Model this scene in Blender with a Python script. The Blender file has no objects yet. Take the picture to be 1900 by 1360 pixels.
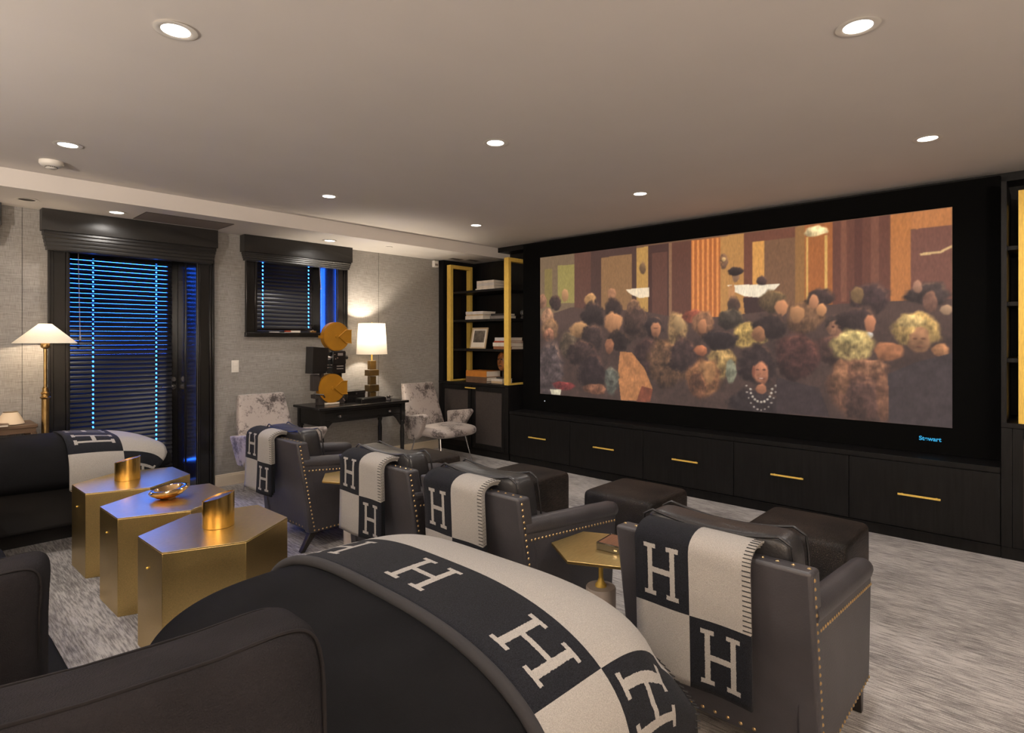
import bpy, bmesh, math, random
import numpy as np
from mathutils import Vector, Matrix
random.seed(7); np.random.seed(7)
scene = bpy.context.scene
COL = scene.collection
PI = math.pi

# ---------------------------------------------------------------- camera
cam_d = bpy.data.cameras.new('camera'); cam = bpy.data.objects.new('camera', cam_d); COL.objects.link(cam)
cam_d.sensor_fit = 'HORIZONTAL'; cam_d.sensor_width = 36.0
cam_d.lens = 1080.0/1900.0*36.0
cam_d.shift_y = -0.0271
cam_d.clip_start = 0.02
cam.location = (0, 0, 1.55); cam.rotation_euler = (PI/2, 0, math.radians(-47.12))
scene.camera = cam

# ---------------------------------------------------------------- dusk sky outside, exposure
world = bpy.data.worlds.new('dusk'); scene.world = world; world.use_nodes = True
bg = world.node_tree.nodes['Background']
bg.inputs[0].default_value = (0.02, 0.14, 1.0, 1); bg.inputs[1].default_value = 22.0
vs = scene.view_settings
vs.view_transform = 'Standard'; vs.look = 'None'; vs.gamma = 1.0; vs.use_curve_mapping = False
vs.exposure = 0.0
scene.cycles.use_denoising = True
scene.cycles.max_bounces = 10; scene.cycles.diffuse_bounces = 6; scene.cycles.glossy_bounces = 5
scene.cycles.sample_clamp_indirect = 6.0
scene.cycles.caustics_reflective = False; scene.cycles.caustics_refractive = False
WARM = (1.0, 0.93, 0.86)
DOWN_W = 9.0        # recessed downlights
LAMP_W = 50.0        # table lamp bulb
FLOOR_LAMP_W = 26.0   # floor lamp bulb
UP_FILL_W = 122.0          # added uplighters, unseen, that brighten the ceiling
CEIL, SOFF = 2.80, 2.663          # ceiling and soffit height
WALL_Y, SOFF_Y = 6.40, 5.60       # back wall, soffit front
CAB_X, SCR_X, BACK_X = 5.36, 5.64, 5.98   # cabinet fronts, screen, bookcase back
REAR_X, REAR_Y = -2.4, -2.2       # the room behind the camera
# ---------------------------------------------------------------- materials
def new_mat(name):
    m = bpy.data.materials.new(name); m.use_nodes = True
    nt = m.node_tree; b = nt.nodes['Principled BSDF']
    return m, nt, b
def lin(c):
    return tuple(((x/255.0)/12.92 if x/255.0 <= 0.04045 else (((x/255.0)+0.055)/1.055)**2.4) for x in c)
def ramp2(nt, fac, c0, c1, p0=0.3, p1=0.7):
    r = nt.nodes.new('ShaderNodeValToRGB'); e = r.color_ramp.elements
    e[0].position = p0; e[0].color = (*c0, 1); e[1].position = p1; e[1].color = (*c1, 1)
    nt.links.new(fac, r.inputs[0]); return r.outputs[0]
def coords(nt, scale=(1, 1, 1), kind='Object', rot=(0, 0, 0)):
    t = nt.nodes.new('ShaderNodeTexCoord'); mp = nt.nodes.new('ShaderNodeMapping')
    mp.inputs['Scale'].default_value = scale; mp.inputs['Rotation'].default_value = rot
    nt.links.new(t.outputs[kind], mp.inputs[0]); return mp.outputs[0]
def noise(nt, vec, scale, detail=3, rough=0.5):
    n = nt.nodes.new('ShaderNodeTexNoise'); n.inputs['Scale'].default_value = scale
    n.inputs['Detail'].default_value = detail; n.inputs['Roughness'].default_value = rough
    nt.links.new(vec, n.inputs['Vector']); return n.outputs[0]
def bump(nt, b, h, strength=0.2, dist=0.01):
    bm_ = nt.nodes.new('ShaderNodeBump'); bm_.inputs['Strength'].default_value = strength
    bm_.inputs['Distance'].default_value = dist
    nt.links.new(h, bm_.inputs['Height']); nt.links.new(bm_.outputs[0], b.inputs['Normal'])
def simple(name, c, rough=0.5, metal=0.0, var=0.0, nscale=8.0, bstr=0.0, bscale=60.0, stretch=(1, 1, 1), spec=0.5, sheen=0.0):
    m, nt, b = new_mat(name)
    b.inputs['Roughness'].default_value = rough; b.inputs['Metallic'].default_value = metal
    b.inputs['Specular IOR Level'].default_value = spec
    if sheen:
        b.inputs['Sheen Weight'].default_value = sheen; b.inputs['Sheen Roughness'].default_value = 0.4
    v = coords(nt, stretch)
    lo = tuple(x*(1-var) for x in c); hi = tuple(min(1, x*(1+var)) for x in c)
    nt.links.new(ramp2(nt, noise(nt, v, nscale, 4), lo, hi), b.inputs['Base Color'])
    if bstr: bump(nt, b, noise(nt, v, bscale, 2), bstr, 0.004)
    return m
M = {}
M['ceiling'] = simple('ceiling_paint', lin((216, 210, 205)), 0.75, var=0.02, nscale=2)
M['cream'] = simple('cream_paint', lin((222, 208, 188)), 0.5, var=0.02)
M['white'] = simple('white_plastic', lin((225, 220, 212)), 0.4, var=0.01)
M['black_wood'] = simple('black_stained_wood', (0.0075, 0.0072, 0.0074), 0.42, var=0.35, nscale=6, bstr=0.10, bscale=40, stretch=(8, 8, 0.6), spec=0.18)
M['black_gloss'] = simple('black_gloss_paint', (0.010, 0.0095, 0.0095), 0.2, var=0.15, nscale=3)
M['black_lacquer'] = simple('black_lacquer', (0.012, 0.011, 0.0105), 0.22, var=0.2, nscale=3)
M['velvet_black'] = simple('black_masking_velvet', (0.0022, 0.0022, 0.0022), 0.9, spec=0.1)
M['slat'] = simple('dark_blind_slat', (0.014, 0.014, 0.017), 0.30, var=0.2, nscale=12, stretch=(0.3, 3, 3))
M['silk_black'] = simple('black_shade_fabric', (0.013, 0.012, 0.0115), 0.4, var=0.25, nscale=4, sheen=0.03, bstr=0.08, bscale=90)
M['leather'] = simple('dark_leather', lin((60, 58, 62)), 0.42, var=0.18, nscale=5, bstr=0.25, bscale=160)
M['leather_seat'] = simple('dark_leather_cushion', lin((40, 39, 41)), 0.36, var=0.22, nscale=5, bstr=0.25, bscale=120)
M['dark_leg'] = simple('dark_stained_leg', (0.02, 0.016, 0.014), 0.35, var=0.2)
M['sofa'] = simple('black_sofa_linen', lin((22, 22, 24)), 0.9, var=0.2, nscale=4, bstr=0.35, bscale=420, spec=0.06)
M['sofa_base'] = simple('black_sofa_base_cloth', lin((30, 28, 28)), 0.8, var=0.15, nscale=5, bstr=0.2, bscale=300)
M['pillow'] = simple('charcoal_woven_pillow', lin((33, 31, 33)), 0.95, var=0.25, nscale=6, bstr=0.6, bscale=330, spec=0.10)
M['seam'] = simple('seam_thread', lin((26, 23, 24)), 0.9, spec=0.2)
M['nail'] = simple('brass_nail', (0.62, 0.44, 0.22), 0.3, metal=1.0)
M['chrome'] = simple('chrome', (0.75, 0.75, 0.77), 0.15, metal=1.0)
M['marble'] = simple('pale_marble', lin((186, 174, 164)), 0.35, var=0.12, nscale=7)
M['bronze_lamp'] = simple('aged_brass', (0.46, 0.30, 0.12), 0.32, metal=1.0, var=0.2, nscale=20)
M['gold_paint'] = simple('gold_enamel', lin((178, 124, 30)), 0.45, var=0.08, nscale=10, metal=0.25)
M['wood_box'] = simple('striped_wood', lin((112, 74, 52)), 0.35, var=0.35, nscale=3, stretch=(2, 40, 2))
M['walnut'] = simple('dark_brown_table', lin((92, 70, 52)), 0.4, var=0.25, nscale=4, stretch=(1, 10, 1))
M['paper'] = simple('paper', lin((214, 204, 190)), 0.8, var=0.05, nscale=40, stretch=(1, 1, 20))
M['photo_print'] = simple('grey_photograph', lin((92, 84, 76)), 0.4, var=0.7, nscale=14)
M['mask_wood'] = simple('carved_wood', lin((138, 84, 44)), 0.35, var=0.4, nscale=12)
M['grey_vent'] = simple('grey_grille', lin((128, 118, 114)), 0.7, var=0.03)
M['mesh_cloth'] = simple('dark_grille_cloth', lin((54, 48, 46)), 0.9, var=0.12, nscale=40, bstr=0.3, bscale=500)
M['cap_dark'] = simple('dark_plastic', lin((50, 44, 42)), 0.6)
for nm, c in (('red', (150, 62, 40)), ('white', (208, 198, 186)), ('grey', (120, 112, 108)), ('tan', (186, 164, 134)),
              ('orange', (178, 112, 40)), ('brown', (96, 72, 54)), ('black', (34, 31, 32)), ('pale', (196, 190, 188)), ('rust', (142, 92, 62))):
    M['book_'+nm] = simple('book_cover_'+nm, lin(c), 0.5, var=0.10, nscale=20)

def brushed(name, c, rough, stretch, metal=1.0):
    m, nt, b = new_mat(name)
    b.inputs['Metallic'].default_value = metal
    v = coords(nt, stretch); n = noise(nt, v, 30, 4)
    nt.links.new(ramp2(nt, n, tuple(x*0.78 for x in c), tuple(min(1, x*1.12) for x in c), 0.25, 0.75), b.inputs['Base Color'])
    n2 = noise(nt, coords(nt), 3.0, 3)
    mr = nt.nodes.new('ShaderNodeMapRange'); mr.inputs['To Min'].default_value = rough*0.75; mr.inputs['To Max'].default_value = rough*1.3
    nt.links.new(n2, mr.inputs[0]); nt.links.new(mr.outputs[0], b.inputs['Roughness'])
    bump(nt, b, n, 0.06, 0.002)
    return m
M['brass'] = brushed('brushed_brass', (0.70, 0.51, 0.21), 0.33, (1, 14, 14))
M['brass_frame'] = brushed('satin_brass', (0.95, 0.62, 0.13), 0.5, (6, 6, 0.6), 0.30)
M['brass_pot'] = brushed('bright_brass', (0.74, 0.50, 0.17), 0.24, (20, 20, 0.8))
M['brass_polished'] = brushed('polished_brass', (0.72, 0.47, 0.24), 0.10, (2, 2, 2))

# woven grass-cloth wall covering
m, nt, b = new_mat('woven_wallcloth'); M['wall'] = m
va = noise(nt, coords(nt, (330, 330, 14)), 1.0, 2); vb = noise(nt, coords(nt, (14, 14, 330)), 1.0, 2)
ad = nt.nodes.new('ShaderNodeMath'); ad.operation = 'ADD'; nt.links.new(va, ad.inputs[0]); nt.links.new(vb, ad.inputs[1])
hf = nt.nodes.new('ShaderNodeMath'); hf.operation = 'MULTIPLY'; hf.inputs[1].default_value = 0.5; nt.links.new(ad.outputs[0], hf.inputs[0])
nt.links.new(ramp2(nt, hf.outputs[0], lin((116, 112, 108)), lin((168, 164, 160)), 0.32, 0.68), b.inputs['Base Color'])
b.inputs['Roughness'].default_value = 0.85; bump(nt, b, hf.outputs[0], 0.25, 0.003)

# streaky loomed carpet, threads running along the room
m, nt, b = new_mat('striated_carpet'); M['carpet'] = m
n1 = noise(nt, coords(nt, (105, 8.5, 1)), 1.0, 4, 0.65); n2 = noise(nt, coords(nt, (3.5, 1.8, 1)), 1.0, 3, 0.55); n3 = noise(nt, coords(nt, (380, 190, 1)), 1.0, 2)
mx = nt.nodes.new('ShaderNodeMath'); mx.operation = 'MULTIPLY_ADD'; mx.inputs[1].default_value = 0.45; nt.links.new(n2, mx.inputs[0]); nt.links.new(n1, mx.inputs[2])
mx2 = nt.nodes.new('ShaderNodeMath'); mx2.operation = 'MULTIPLY_ADD'; mx2.inputs[1].default_value = 0.35; nt.links.new(n3, mx2.inputs[0]); nt.links.new(mx.outputs[0], mx2.inputs[2])
r = nt.nodes.new('ShaderNodeValToRGB'); e = r.color_ramp.elements
e[0].position = 0.66; e[0].color = (*lin((76, 74, 74)), 1); e[1].position = 1.0; e[1].color = (*lin((184, 179, 176)), 1)
x = e.new(0.86); x.color = (*lin((138, 133, 131)), 1)
nt.links.new(mx2.outputs[0], r.inputs[0]); nt.links.new(r.outputs[0], b.inputs['Base Color'])
b.inputs['Roughness'].default_value = 0.9; b.inputs['Sheen Weight'].default_value = 0.15; bump(nt, b, mx2.outputs[0], 0.6, 0.006)

# cowhide
m, nt, b = new_mat('dark_cowhide'); M['cowhide'] = m
v = coords(nt, (14, 110, 60)); n1 = noise(nt, v, 2.0, 5, 0.6); n2 = noise(nt, coords(nt), 2.4, 2)
mm = nt.nodes.new('ShaderNodeMath'); mm.operation = 'MULTIPLY'; nt.links.new(n1, mm.inputs[0]); nt.links.new(n2, mm.inputs[1])
nt.links.new(ramp2(nt, mm.outputs[0], (0.004, 0.003, 0.0026), (0.055, 0.038, 0.030), 0.17, 0.44), b.inputs['Base Color'])
b.inputs['Roughness'].default_value = 0.42; b.inputs['Specular IOR Level'].default_value = 0.35; bump(nt, b, n1, 0.8, 0.008)

# crushed velvet
m, nt, b = new_mat('crushed_velvet'); M['velvet'] = m
v = coords(nt); n1 = noise(nt, v, 42, 6, 0.75); n2 = noise(nt, v, 6, 2)
mm = nt.nodes.new('ShaderNodeMath'); mm.operation = 'ADD'; nt.links.new(n1, mm.inputs[0]); nt.links.new(n2, mm.inputs[1])
r = nt.nodes.new('ShaderNodeValToRGB'); e = r.color_ramp.elements
e[0].position = 0.78; e[0].color = (*lin((60, 52, 51)), 1); e[1].position = 1.10; e[1].color = (*lin((168, 158, 153)), 1)
x = e.new(0.90); x.color = (*lin((122, 113, 110)), 1)
nt.links.new(mm.outputs[0], r.inputs[0]); nt.links.new(r.outputs[0], b.inputs['Base Color'])
b.inputs['Roughness'].default_value = 0.55; b.inputs['Sheen Weight'].default_value = 0.2; bump(nt, b, n1, 0.3, 0.006)

# lamp shade: thin cloth that lets the bulb through
def shade_mat(name, c):
    m = bpy.data.materials.new(name); m.use_nodes = True; nt = m.node_tree; nt.nodes.clear()
    o = nt.nodes.new('ShaderNodeOutputMaterial'); d = nt.nodes.new('ShaderNodeBsdfDiffuse'); t = nt.nodes.new('ShaderNodeBsdfTranslucent'); mi = nt.nodes.new('ShaderNodeMixShader')
    v = coords(nt, (120, 120, 120)); col = ramp2(nt, noise(nt, v, 1.0, 2), tuple(x*0.93 for x in c), c)
    nt.links.new(col, d.inputs[0]); nt.links.new(col, t.inputs[0]); mi.inputs[0].default_value = 0.08
    nt.links.new(d.outputs[0], mi.inputs[1]); nt.links.new(t.outputs[0], mi.inputs[2]); nt.links.new(mi.outputs[0], o.inputs[0])
    return m
M['shade'] = shade_mat('linen_shade', (0.84, 0.76, 0.64))
M['shade_off'] = simple('cream_shade', lin((226, 206, 178)), 0.8, var=0.03)
def glow(name, c, s):
    m = bpy.data.materials.new(name); m.use_nodes = True; nt = m.node_tree; nt.nodes.clear()
    o = nt.nodes.new('ShaderNodeOutputMaterial'); e = nt.nodes.new('ShaderNodeEmission'); e.inputs[0].default_value = (*c, 1); e.inputs[1].default_value = s
    nt.links.new(e.outputs[0], o.inputs[0]); return m
M['lens'] = glow('downlight_lens', (1.0, 0.93, 0.84), 9.0)
M['led_blue'] = glow('backlit_lettering', (0.05, 0.42, 0.75), 0.9)
M['led_white'] = glow('pilot_light', (0.8, 0.85, 0.9), 0.8)
m = bpy.data.materials.new('window_glass'); m.use_nodes = True; nt = m.node_tree; nt.nodes.clear(); M['glass'] = m
o_ = nt.nodes.new('ShaderNodeOutputMaterial'); tr = nt.nodes.new('ShaderNodeBsdfTransparent'); tr.inputs[0].default_value = (0.92, 0.95, 0.97, 1)
gl_ = nt.nodes.new('ShaderNodeBsdfGlossy'); gl_.inputs['Roughness'].default_value = 0.01; fr_ = nt.nodes.new('ShaderNodeFresnel'); fr_.inputs[0].default_value = 1.45; mi = nt.nodes.new('ShaderNodeMixShader')
nt.links.new(fr_.outputs[0], mi.inputs[0]); nt.links.new(tr.outputs[0], mi.inputs[1]); nt.links.new(gl_.outputs[0], mi.inputs[2]); nt.links.new(mi.outputs[0], o_.inputs[0])
m, nt, b = new_mat('clear_crystal'); M['crystal'] = m
b.inputs['Roughness'].default_value = 0.02; b.inputs['Transmission Weight'].default_value = 0.9; b.inputs['IOR'].default_value = 1.45

# wool throw: dark or pale by the 'dark' face attribute, serif letter in the UV square of each dark panel
def throw_mat(name, dark_c, pale_c):
    m, nt, b = new_mat(name)
    uvn = nt.nodes.new('ShaderNodeUVMap'); uvn.uv_map = 'UVMap'
    sp = nt.nodes.new('ShaderNodeSeparateXYZ'); nt.links.new(uvn.outputs[0], sp.inputs[0])
    def mth(op, a, b_=None, c_=None):
        n = nt.nodes.new('ShaderNodeMath'); n.operation = op
        for i, q in enumerate((a, b_, c_)):
            if q is None: continue
            if isinstance(q, (int, float)): n.inputs[i].default_value = q
            else: nt.links.new(q, n.inputs[i])
        return n.outputs[0]
    fz = noise(nt, coords(nt), 170, 2); wob = mth('MULTIPLY', mth('SUBTRACT', fz, 0.5), 0.02)
    au = mth('ADD', mth('ABSOLUTE', mth('SUBTRACT', sp.outputs[0], 0.5)), wob)
    av = mth('ADD', mth('ABSOLUTE', mth('SUBTRACT', sp.outputs[1], 0.5)), wob)
    def box(cu, hu, cv, hv):
        a = mth('LESS_THAN', mth('ABSOLUTE', mth('SUBTRACT', au, cu)), hu)
        c = mth('LESS_THAN', mth('ABSOLUTE', mth('SUBTRACT', av, cv)), hv)
        return mth('MULTIPLY', a, c)
    hh = mth('MAXIMUM', mth('MAXIMUM', box(0.20, 0.042, 0.0, 0.34), box(0.20, 0.105, 0.325, 0.030)), box(0.0, 0.20, 0.0, 0.038))
    at = nt.nodes.new('ShaderNodeAttribute'); at.attribute_name = 'dark'
    dk = mth('MULTIPLY', at.outputs['Fac'], mth('SUBTRACT', 1.0, hh))
    mi = nt.nodes.new('ShaderNodeMix'); mi.data_type = 'RGBA'
    fine = noise(nt, coords(nt), 380, 2)
    nt.links.new(dk, mi.inputs[0])
    nt.links.new(ramp2(nt, fine, tuple(x*0.78 for x in pale_c), tuple(min(1, x*1.12) for x in pale_c)), mi.inputs[6])
    nt.links.new(ramp2(nt, fine, tuple(x*0.4 for x in dark_c), tuple(x*1.9 for x in dark_c)), mi.inputs[7])
    nt.links.new(mi.outputs[2], b.inputs['Base Color'])
    b.inputs['Roughness'].default_value = 0.95; b.inputs['Sheen Weight'].default_value = 0.03; b.inputs['Specular IOR Level'].default_value = 0.1
    bump(nt, b, fine, 0.5, 0.003)
    return m
M['throw'] = throw_mat('wool_throw', lin((27, 28, 33)), lin((158, 154, 150)))
M['stitch'] = simple('charcoal_wool_stitch', lin((40, 39, 42)), 0.95)

# ---------------------------------------------------------------- mesh helpers
class B:
    def __init__(s): s.v = []; s.f = []
    def add(s, vs_, fs):
        o = len(s.v); s.v += [tuple(p) for p in vs_]; s.f += [tuple(i+o for i in q) for q in fs]; return s
    def box(s, x0, x1, y0, y1, z0, z1):
        return s.add([(x0,y0,z0),(x1,y0,z0),(x1,y1,z0),(x0,y1,z0),(x0,y0,z1),(x1,y0,z1),(x1,y1,z1),(x0,y1,z1)],
                     [(0,3,2,1),(4,5,6,7),(0,1,5,4),(1,2,6,5),(2,3,7,6),(3,0,4,7)])
    def tube(s, pts, r, n=10, cap=True):
        pts = [Vector(p) for p in pts]; rs = r if isinstance(r, (list, tuple)) else [r]*len(pts); rings = []
        up = Vector((0, 0, 1))
        for i, p in enumerate(pts):
            d = (pts[min(i+1, len(pts)-1)]-pts[max(i-1, 0)]).normalized()
            a = d.cross(up)
            if a.length < 1e-3: a = d.cross(Vector((1, 0, 0)))
            a.normalize(); c = a.cross(d)
            rings.append([p+(a*math.cos(2*PI*k/n)+c*math.sin(2*PI*k/n))*rs[i] for k in range(n)])
        vv = [q for ring in rings for q in ring]; ff = []
        for i in range(len(pts)-1):
            for k in range(n): ff.append((i*n+k, i*n+(k+1) % n, (i+1)*n+(k+1) % n, (i+1)*n+k))
        if cap: ff.append(tuple(range(n-1, -1, -1))); ff.append(tuple((len(pts)-1)*n+k for k in range(n)))
        return s.add(vv, ff)
    def lathe(s, prof, n=28, c=(0, 0, 0), cap=True):
        vv = []; ff = []
        for r, z in prof:
            for k in range(n): vv.append((c[0]+r*math.cos(2*PI*k/n), c[1]+r*math.sin(2*PI*k/n), c[2]+z))
        for i in range(len(prof)-1):
            for k in range(n): ff.append((i*n+k, i*n+(k+1) % n, (i+1)*n+(k+1) % n, (i+1)*n+k))
        if cap: ff.append(tuple(range(n-1, -1, -1))); ff.append(tuple((len(prof)-1)*n+k for k in range(n)))
        return s.add(vv, ff)
    def prism(s, poly, a, b_, axis='z'):
        n = len(poly)
        def pt(p, h): return (p[0], p[1], h) if axis == 'z' else ((p[0], h, p[1]) if axis == 'y' else (h, p[0], p[1]))
        vv = [pt(p, a) for p in poly]+[pt(p, b_) for p in poly]
        return s.add(vv, [tuple(range(n-1, -1, -1)), tuple(range(n, 2*n))]+[(i, (i+1) % n, n+(i+1) % n, n+i) for i in range(n)])
    def surf(s, fn, nu, nv, closed_u=False):
        vv = [fn(i/(nu if closed_u else nu-1), j/(nv-1)) for j in range(nv) for i in range(nu)]; ff = []
        for j in range(nv-1):
            for i in range(nu if closed_u else nu-1):
                k = (i+1) % nu; ff.append((j*nu+i, j*nu+k, (j+1)*nu+k, (j+1)*nu+i))
        return s.add(vv, ff)
    def mesh(s, name, smooth=None):
        me = bpy.data.meshes.new(name); me.from_pydata(s.v, [], s.f)
        b_ = bmesh.new(); b_.from_mesh(me); bmesh.ops.recalc_face_normals(b_, faces=b_.faces); b_.to_mesh(me); b_.free()
        if smooth:
            for p in me.polygons: p.use_smooth = True
            me.set_sharp_from_angle(angle=math.radians(smooth))
        me.update(); return me
    def build(s, name, mat, parent=None, smooth=None, bevel=0.0, seg=2, subsurf=0):
        me = s.mesh(name, smooth if smooth else (35 if bevel else None)); me.materials.append(M[mat] if isinstance(mat, str) else mat)
        return link(name, me, parent, bevel, seg, subsurf)
def link(name, me, parent=None, bevel=0.0, seg=2, subsurf=0):
    o = bpy.data.objects.new(name, me); COL.objects.link(o)
    if parent: o.parent = parent
    if bevel:
        md = o.modifiers.new('bevel', 'BEVEL'); md.width = bevel; md.segments = seg; md.limit_method = 'ANGLE'; md.angle_limit = math.radians(40)
    if subsurf:
        md = o.modifiers.new('sub', 'SUBSURF'); md.levels = subsurf; md.render_levels = subsurf
    return o
def tag(o, label, cat, group=None):
    o['label'] = label; o['category'] = cat
    if group: o['group'] = group
    return o
def struct(o): o['kind'] = 'structure'; return o
def thing(name, label, cat, loc=(0, 0, 0), rz=0, group=None):
    o = bpy.data.objects.new(name, None); COL.objects.link(o); o.location = loc; o.rotation_euler = (0, 0, rz); o.empty_display_size = 0.1
    return tag(o, label, cat, group)
def copy_tree(o, parent=None):
    c = o.copy(); COL.objects.link(c); c.parent = parent
    for ch in list(o.children): copy_tree(ch, c)
    return c
def sgn(x, e): return math.copysign(abs(x)**e, x)
def superq(a, b_, c, e1, e2, cen=(0, 0, 0), phi0=-PI/2, phi1=PI/2, nu=48, nv=24):
    def fn(u, v):
        th = 2*PI*u; ph = phi0+(phi1-phi0)*v
        return (cen[0]+a*sgn(math.cos(ph), e1)*sgn(math.cos(th), e2), cen[1]+b_*sgn(math.cos(ph), e1)*sgn(math.sin(th), e2), cen[2]+c*sgn(math.sin(ph), e1))
    return fn, nu, nv
def rbox(x0, x1, y0, y1, z0, z1, e=0.25, e2=None, nu=40, nv=18):
    fn, nu, nv = superq((x1-x0)/2, (y1-y0)/2, (z1-z0)/2, e, e2 or e, ((x0+x1)/2, (y0+y1)/2, (z0+z1)/2), nu=nu, nv=nv)
    return B().surf(fn, nu, nv, True)
# ================================================================ THE ROOM
struct(B().box(REAR_X-0.1, 6.1, REAR_Y-0.1, 7.1, -0.12, 0).build('floor', 'carpet'))
cl = struct(B().box(REAR_X-0.1, 6.1, REAR_Y-0.1, SOFF_Y, CEIL, CEIL+0.15).build('ceiling', 'ceiling'))
struct(B().box(REAR_X-0.1, 6.1, SOFF_Y, 7.1, SOFF, CEIL+0.15).build('ceiling', 'ceiling'))['label'] = 'lowered ceiling soffit along the door wall'
# back wall with a door opening and a window opening
DX0, DX1, DZ = 1.107, 2.170, 2.46
WX0, WX1, WZ0, WZ1 = 2.77, 3.75, 1.62, 2.52
LX0, LX1 = -0.75, 0.40           # the next window, beyond the left edge
D2 = WALL_Y+0.60
wb = B()
wb.box(REAR_X, LX0, WALL_Y, D2, 0, SOFF).box(LX0, LX1, WALL_Y, D2, 0, WZ0).box(LX0, LX1, WALL_Y, D2, WZ1, SOFF)
wb.box(LX1, DX0, WALL_Y, D2, 0, SOFF).box(DX0, DX1, WALL_Y, D2, DZ, SOFF).box(DX1, WX0, WALL_Y, D2, 0, SOFF)
wb.box(WX0, WX1, WALL_Y, D2, 0, WZ0).box(WX0, WX1, WALL_Y, D2, WZ1, SOFF).box(WX1, 6.1, WALL_Y, D2, 0, SOFF)
struct(wb.build('wall_back', 'wall'))
struct(B().box(5.99, 6.09, REAR_Y, WALL_Y, 0, CEIL).build('wall_right', 'black_wood'))
struct(B().box(REAR_X-0.1, REAR_X, REAR_Y, 7.0, 0, CEIL).build('wall_left', 'cream'))
struct(B().box(REAR_X-0.1, 6.1, REAR_Y-0.1, REAR_Y, 0, CEIL).build('wall_front', 'cream'))
bb = B()
for x0, x1 in ((REAR_X, 0.955), (2.335, 5.34)): bb.box(x0, x1, WALL_Y-0.018, WALL_Y-0.0005, 0, 0.105).box(x0, x1, WALL_Y-0.012, WALL_Y-0.0005, 0.105, 0.125)
struct(bb.build('baseboard_back', 'cream', bevel=0.003))
# vertical seams of the wall cloth
sm = B()
for x in (0.79, 4.35): sm.box(x-0.0015, x+0.0015, WALL_Y-0.001, WALL_Y+0.001, 0.125, SOFF)
struct(sm.build('trim_1', 'seam'))

def casing(parent, x0, x1, z0, z1, w, foot=True):
    """stepped black casing round an opening, each side a piece of its own"""
    for sx, xi in ((-1, x0), (1, x1)):
        c = B()
        def bx(d0, d1, t):
            a, b_ = xi+sx*d0, xi+sx*d1; c.box(min(a, b_), max(a, b_), WALL_Y-t, WALL_Y-0.0005, z0, z1)
        bx(0, 0.022, 0.022); bx(0.022, w-0.040, 0.014); bx(w-0.040, w-0.018, 0.030); bx(w-0.018, w, 0.044)
        c.build('casing', 'black_gloss', parent, bevel=0.003)
    c = B().box(x0-w, x1+w, WALL_Y-0.03, WALL_Y-0.0005, z1, z1+w*0.8); c.build('casing', 'black_gloss', parent, bevel=0.003)

def blind(label, x0, x1, y, z0, z1, ladders, pitch=0.046, tilt=60.5, wand=None, group='wooden blinds'):
    t = thing('venetian_blind', label, 'blind', ((x0+x1)/2, y, z0), 0, group)
    hw = (x1-x0)/2; cx = (x0+x1)/2; top = z1-z0
    B().box(-hw, hw, -0.028, 0.028, top-0.045, top).build('head_rail', 'slat', t, bevel=0.003)
    cuts = sorted(l-cx for l in ladders); xs = [-hw]+[q for c in cuts for q in (c-0.0075, c+0.0075)]+[hw]
    s = B()
    for i in range(0, len(xs)-1, 2):
        # gently crowned slat, left open where the ladder cords pass
        a, b_ = xs[i], xs[i+1]; prof = [(-0.026, 0.0), (-0.013, 0.0022), (0, 0.003), (0.013, 0.0022), (0.026, 0.0), (0.013, -0.0008), (0, 0.0), (-0.013, -0.0008)]
        s.prism(prof, a, b_, 'x')
    for i in range(1, len(xs)-1, 2):   # the slat goes on past each cord slot
        a, b_ = xs[i], xs[i+1]; s.box(a, b_, -0.026, -0.010, -0.0005, 0.002).box(a, b_, 0.010, 0.026, -0.0005, 0.002)
    me = s.mesh('slat', 40); me.materials.append(M['slat'])
    n = int((top-0.09)/pitch)
    for i in range(n):
        o = link('slat', me, t); o.location = (0, 0, 0.045+pitch*(i+0.5)); o.rotation_euler = (math.radians(tilt), 0, 0)
    B().box(-hw, hw, -0.025, 0.025, 0.0, 0.022).build('bottom_rail', 'slat', t, bevel=0.003)
    for c in cuts:
        for dy in (-0.027, 0.027): B().tube([(c, dy, 0.02), (c, dy, top-0.04)], 0.0011, 5).build('ladder_cord', 'slat', t)
    if wand:
        B().tube([(wand-cx, -0.04, top-0.05), (wand-cx+0.012, -0.055, 0.62*top)], 0.004, 8).tube([(wand-cx+0.012, -0.055, 0.62*top), (wand-cx+0.012, -0.055, 0.60*top)], 0.008, 8).build('tilt_wand', 'white', t)
    return t

def valance(label, x0, x1, ztop, zmid, zbot, npl=5):
    t = thing('window_valance', label, 'valance', ((x0+x1)/2, WALL_Y-0.065, zbot), 0, 'black window valances')
    hw = (x1-x0)/2; H = ztop-zbot; hm = zmid-zbot
    def front(u, v):
        x = -hw+2*hw*u; z = hm+(H-hm)*v
        k = 0.006*math.sin(u*3.1+v*2.2)*math.sin(PI*v)+0.004*math.sin(7*u+5*v)*math.sin(PI*v)
        return (x, -0.060-k, z)
    b_ = B().surf(front, 40, 12); b_.box(-hw, hw, -0.0585, 0.060, hm+0.002, H)
    b_.build('upper_band', 'silk_black', t, smooth=40)
    for i in range(npl):
        z0 = (hm-0.004)*i/npl; z1 = (hm-0.004)*(i+1)/npl+0.004; sh = 0.012+0.006*(npl-1-i)
        prof = [(-0.052+sh*0.5, z0), (-0.060+sh*0.6, z0+0.35*(z1-z0)), (-0.056+sh*0.6, z1), (0.055, z1), (0.055, z0)]
        B().prism(prof, -hw+sh, hw-sh, 'x').build('pleat', 'silk_black', t, bevel=0.003)
    return t

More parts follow.
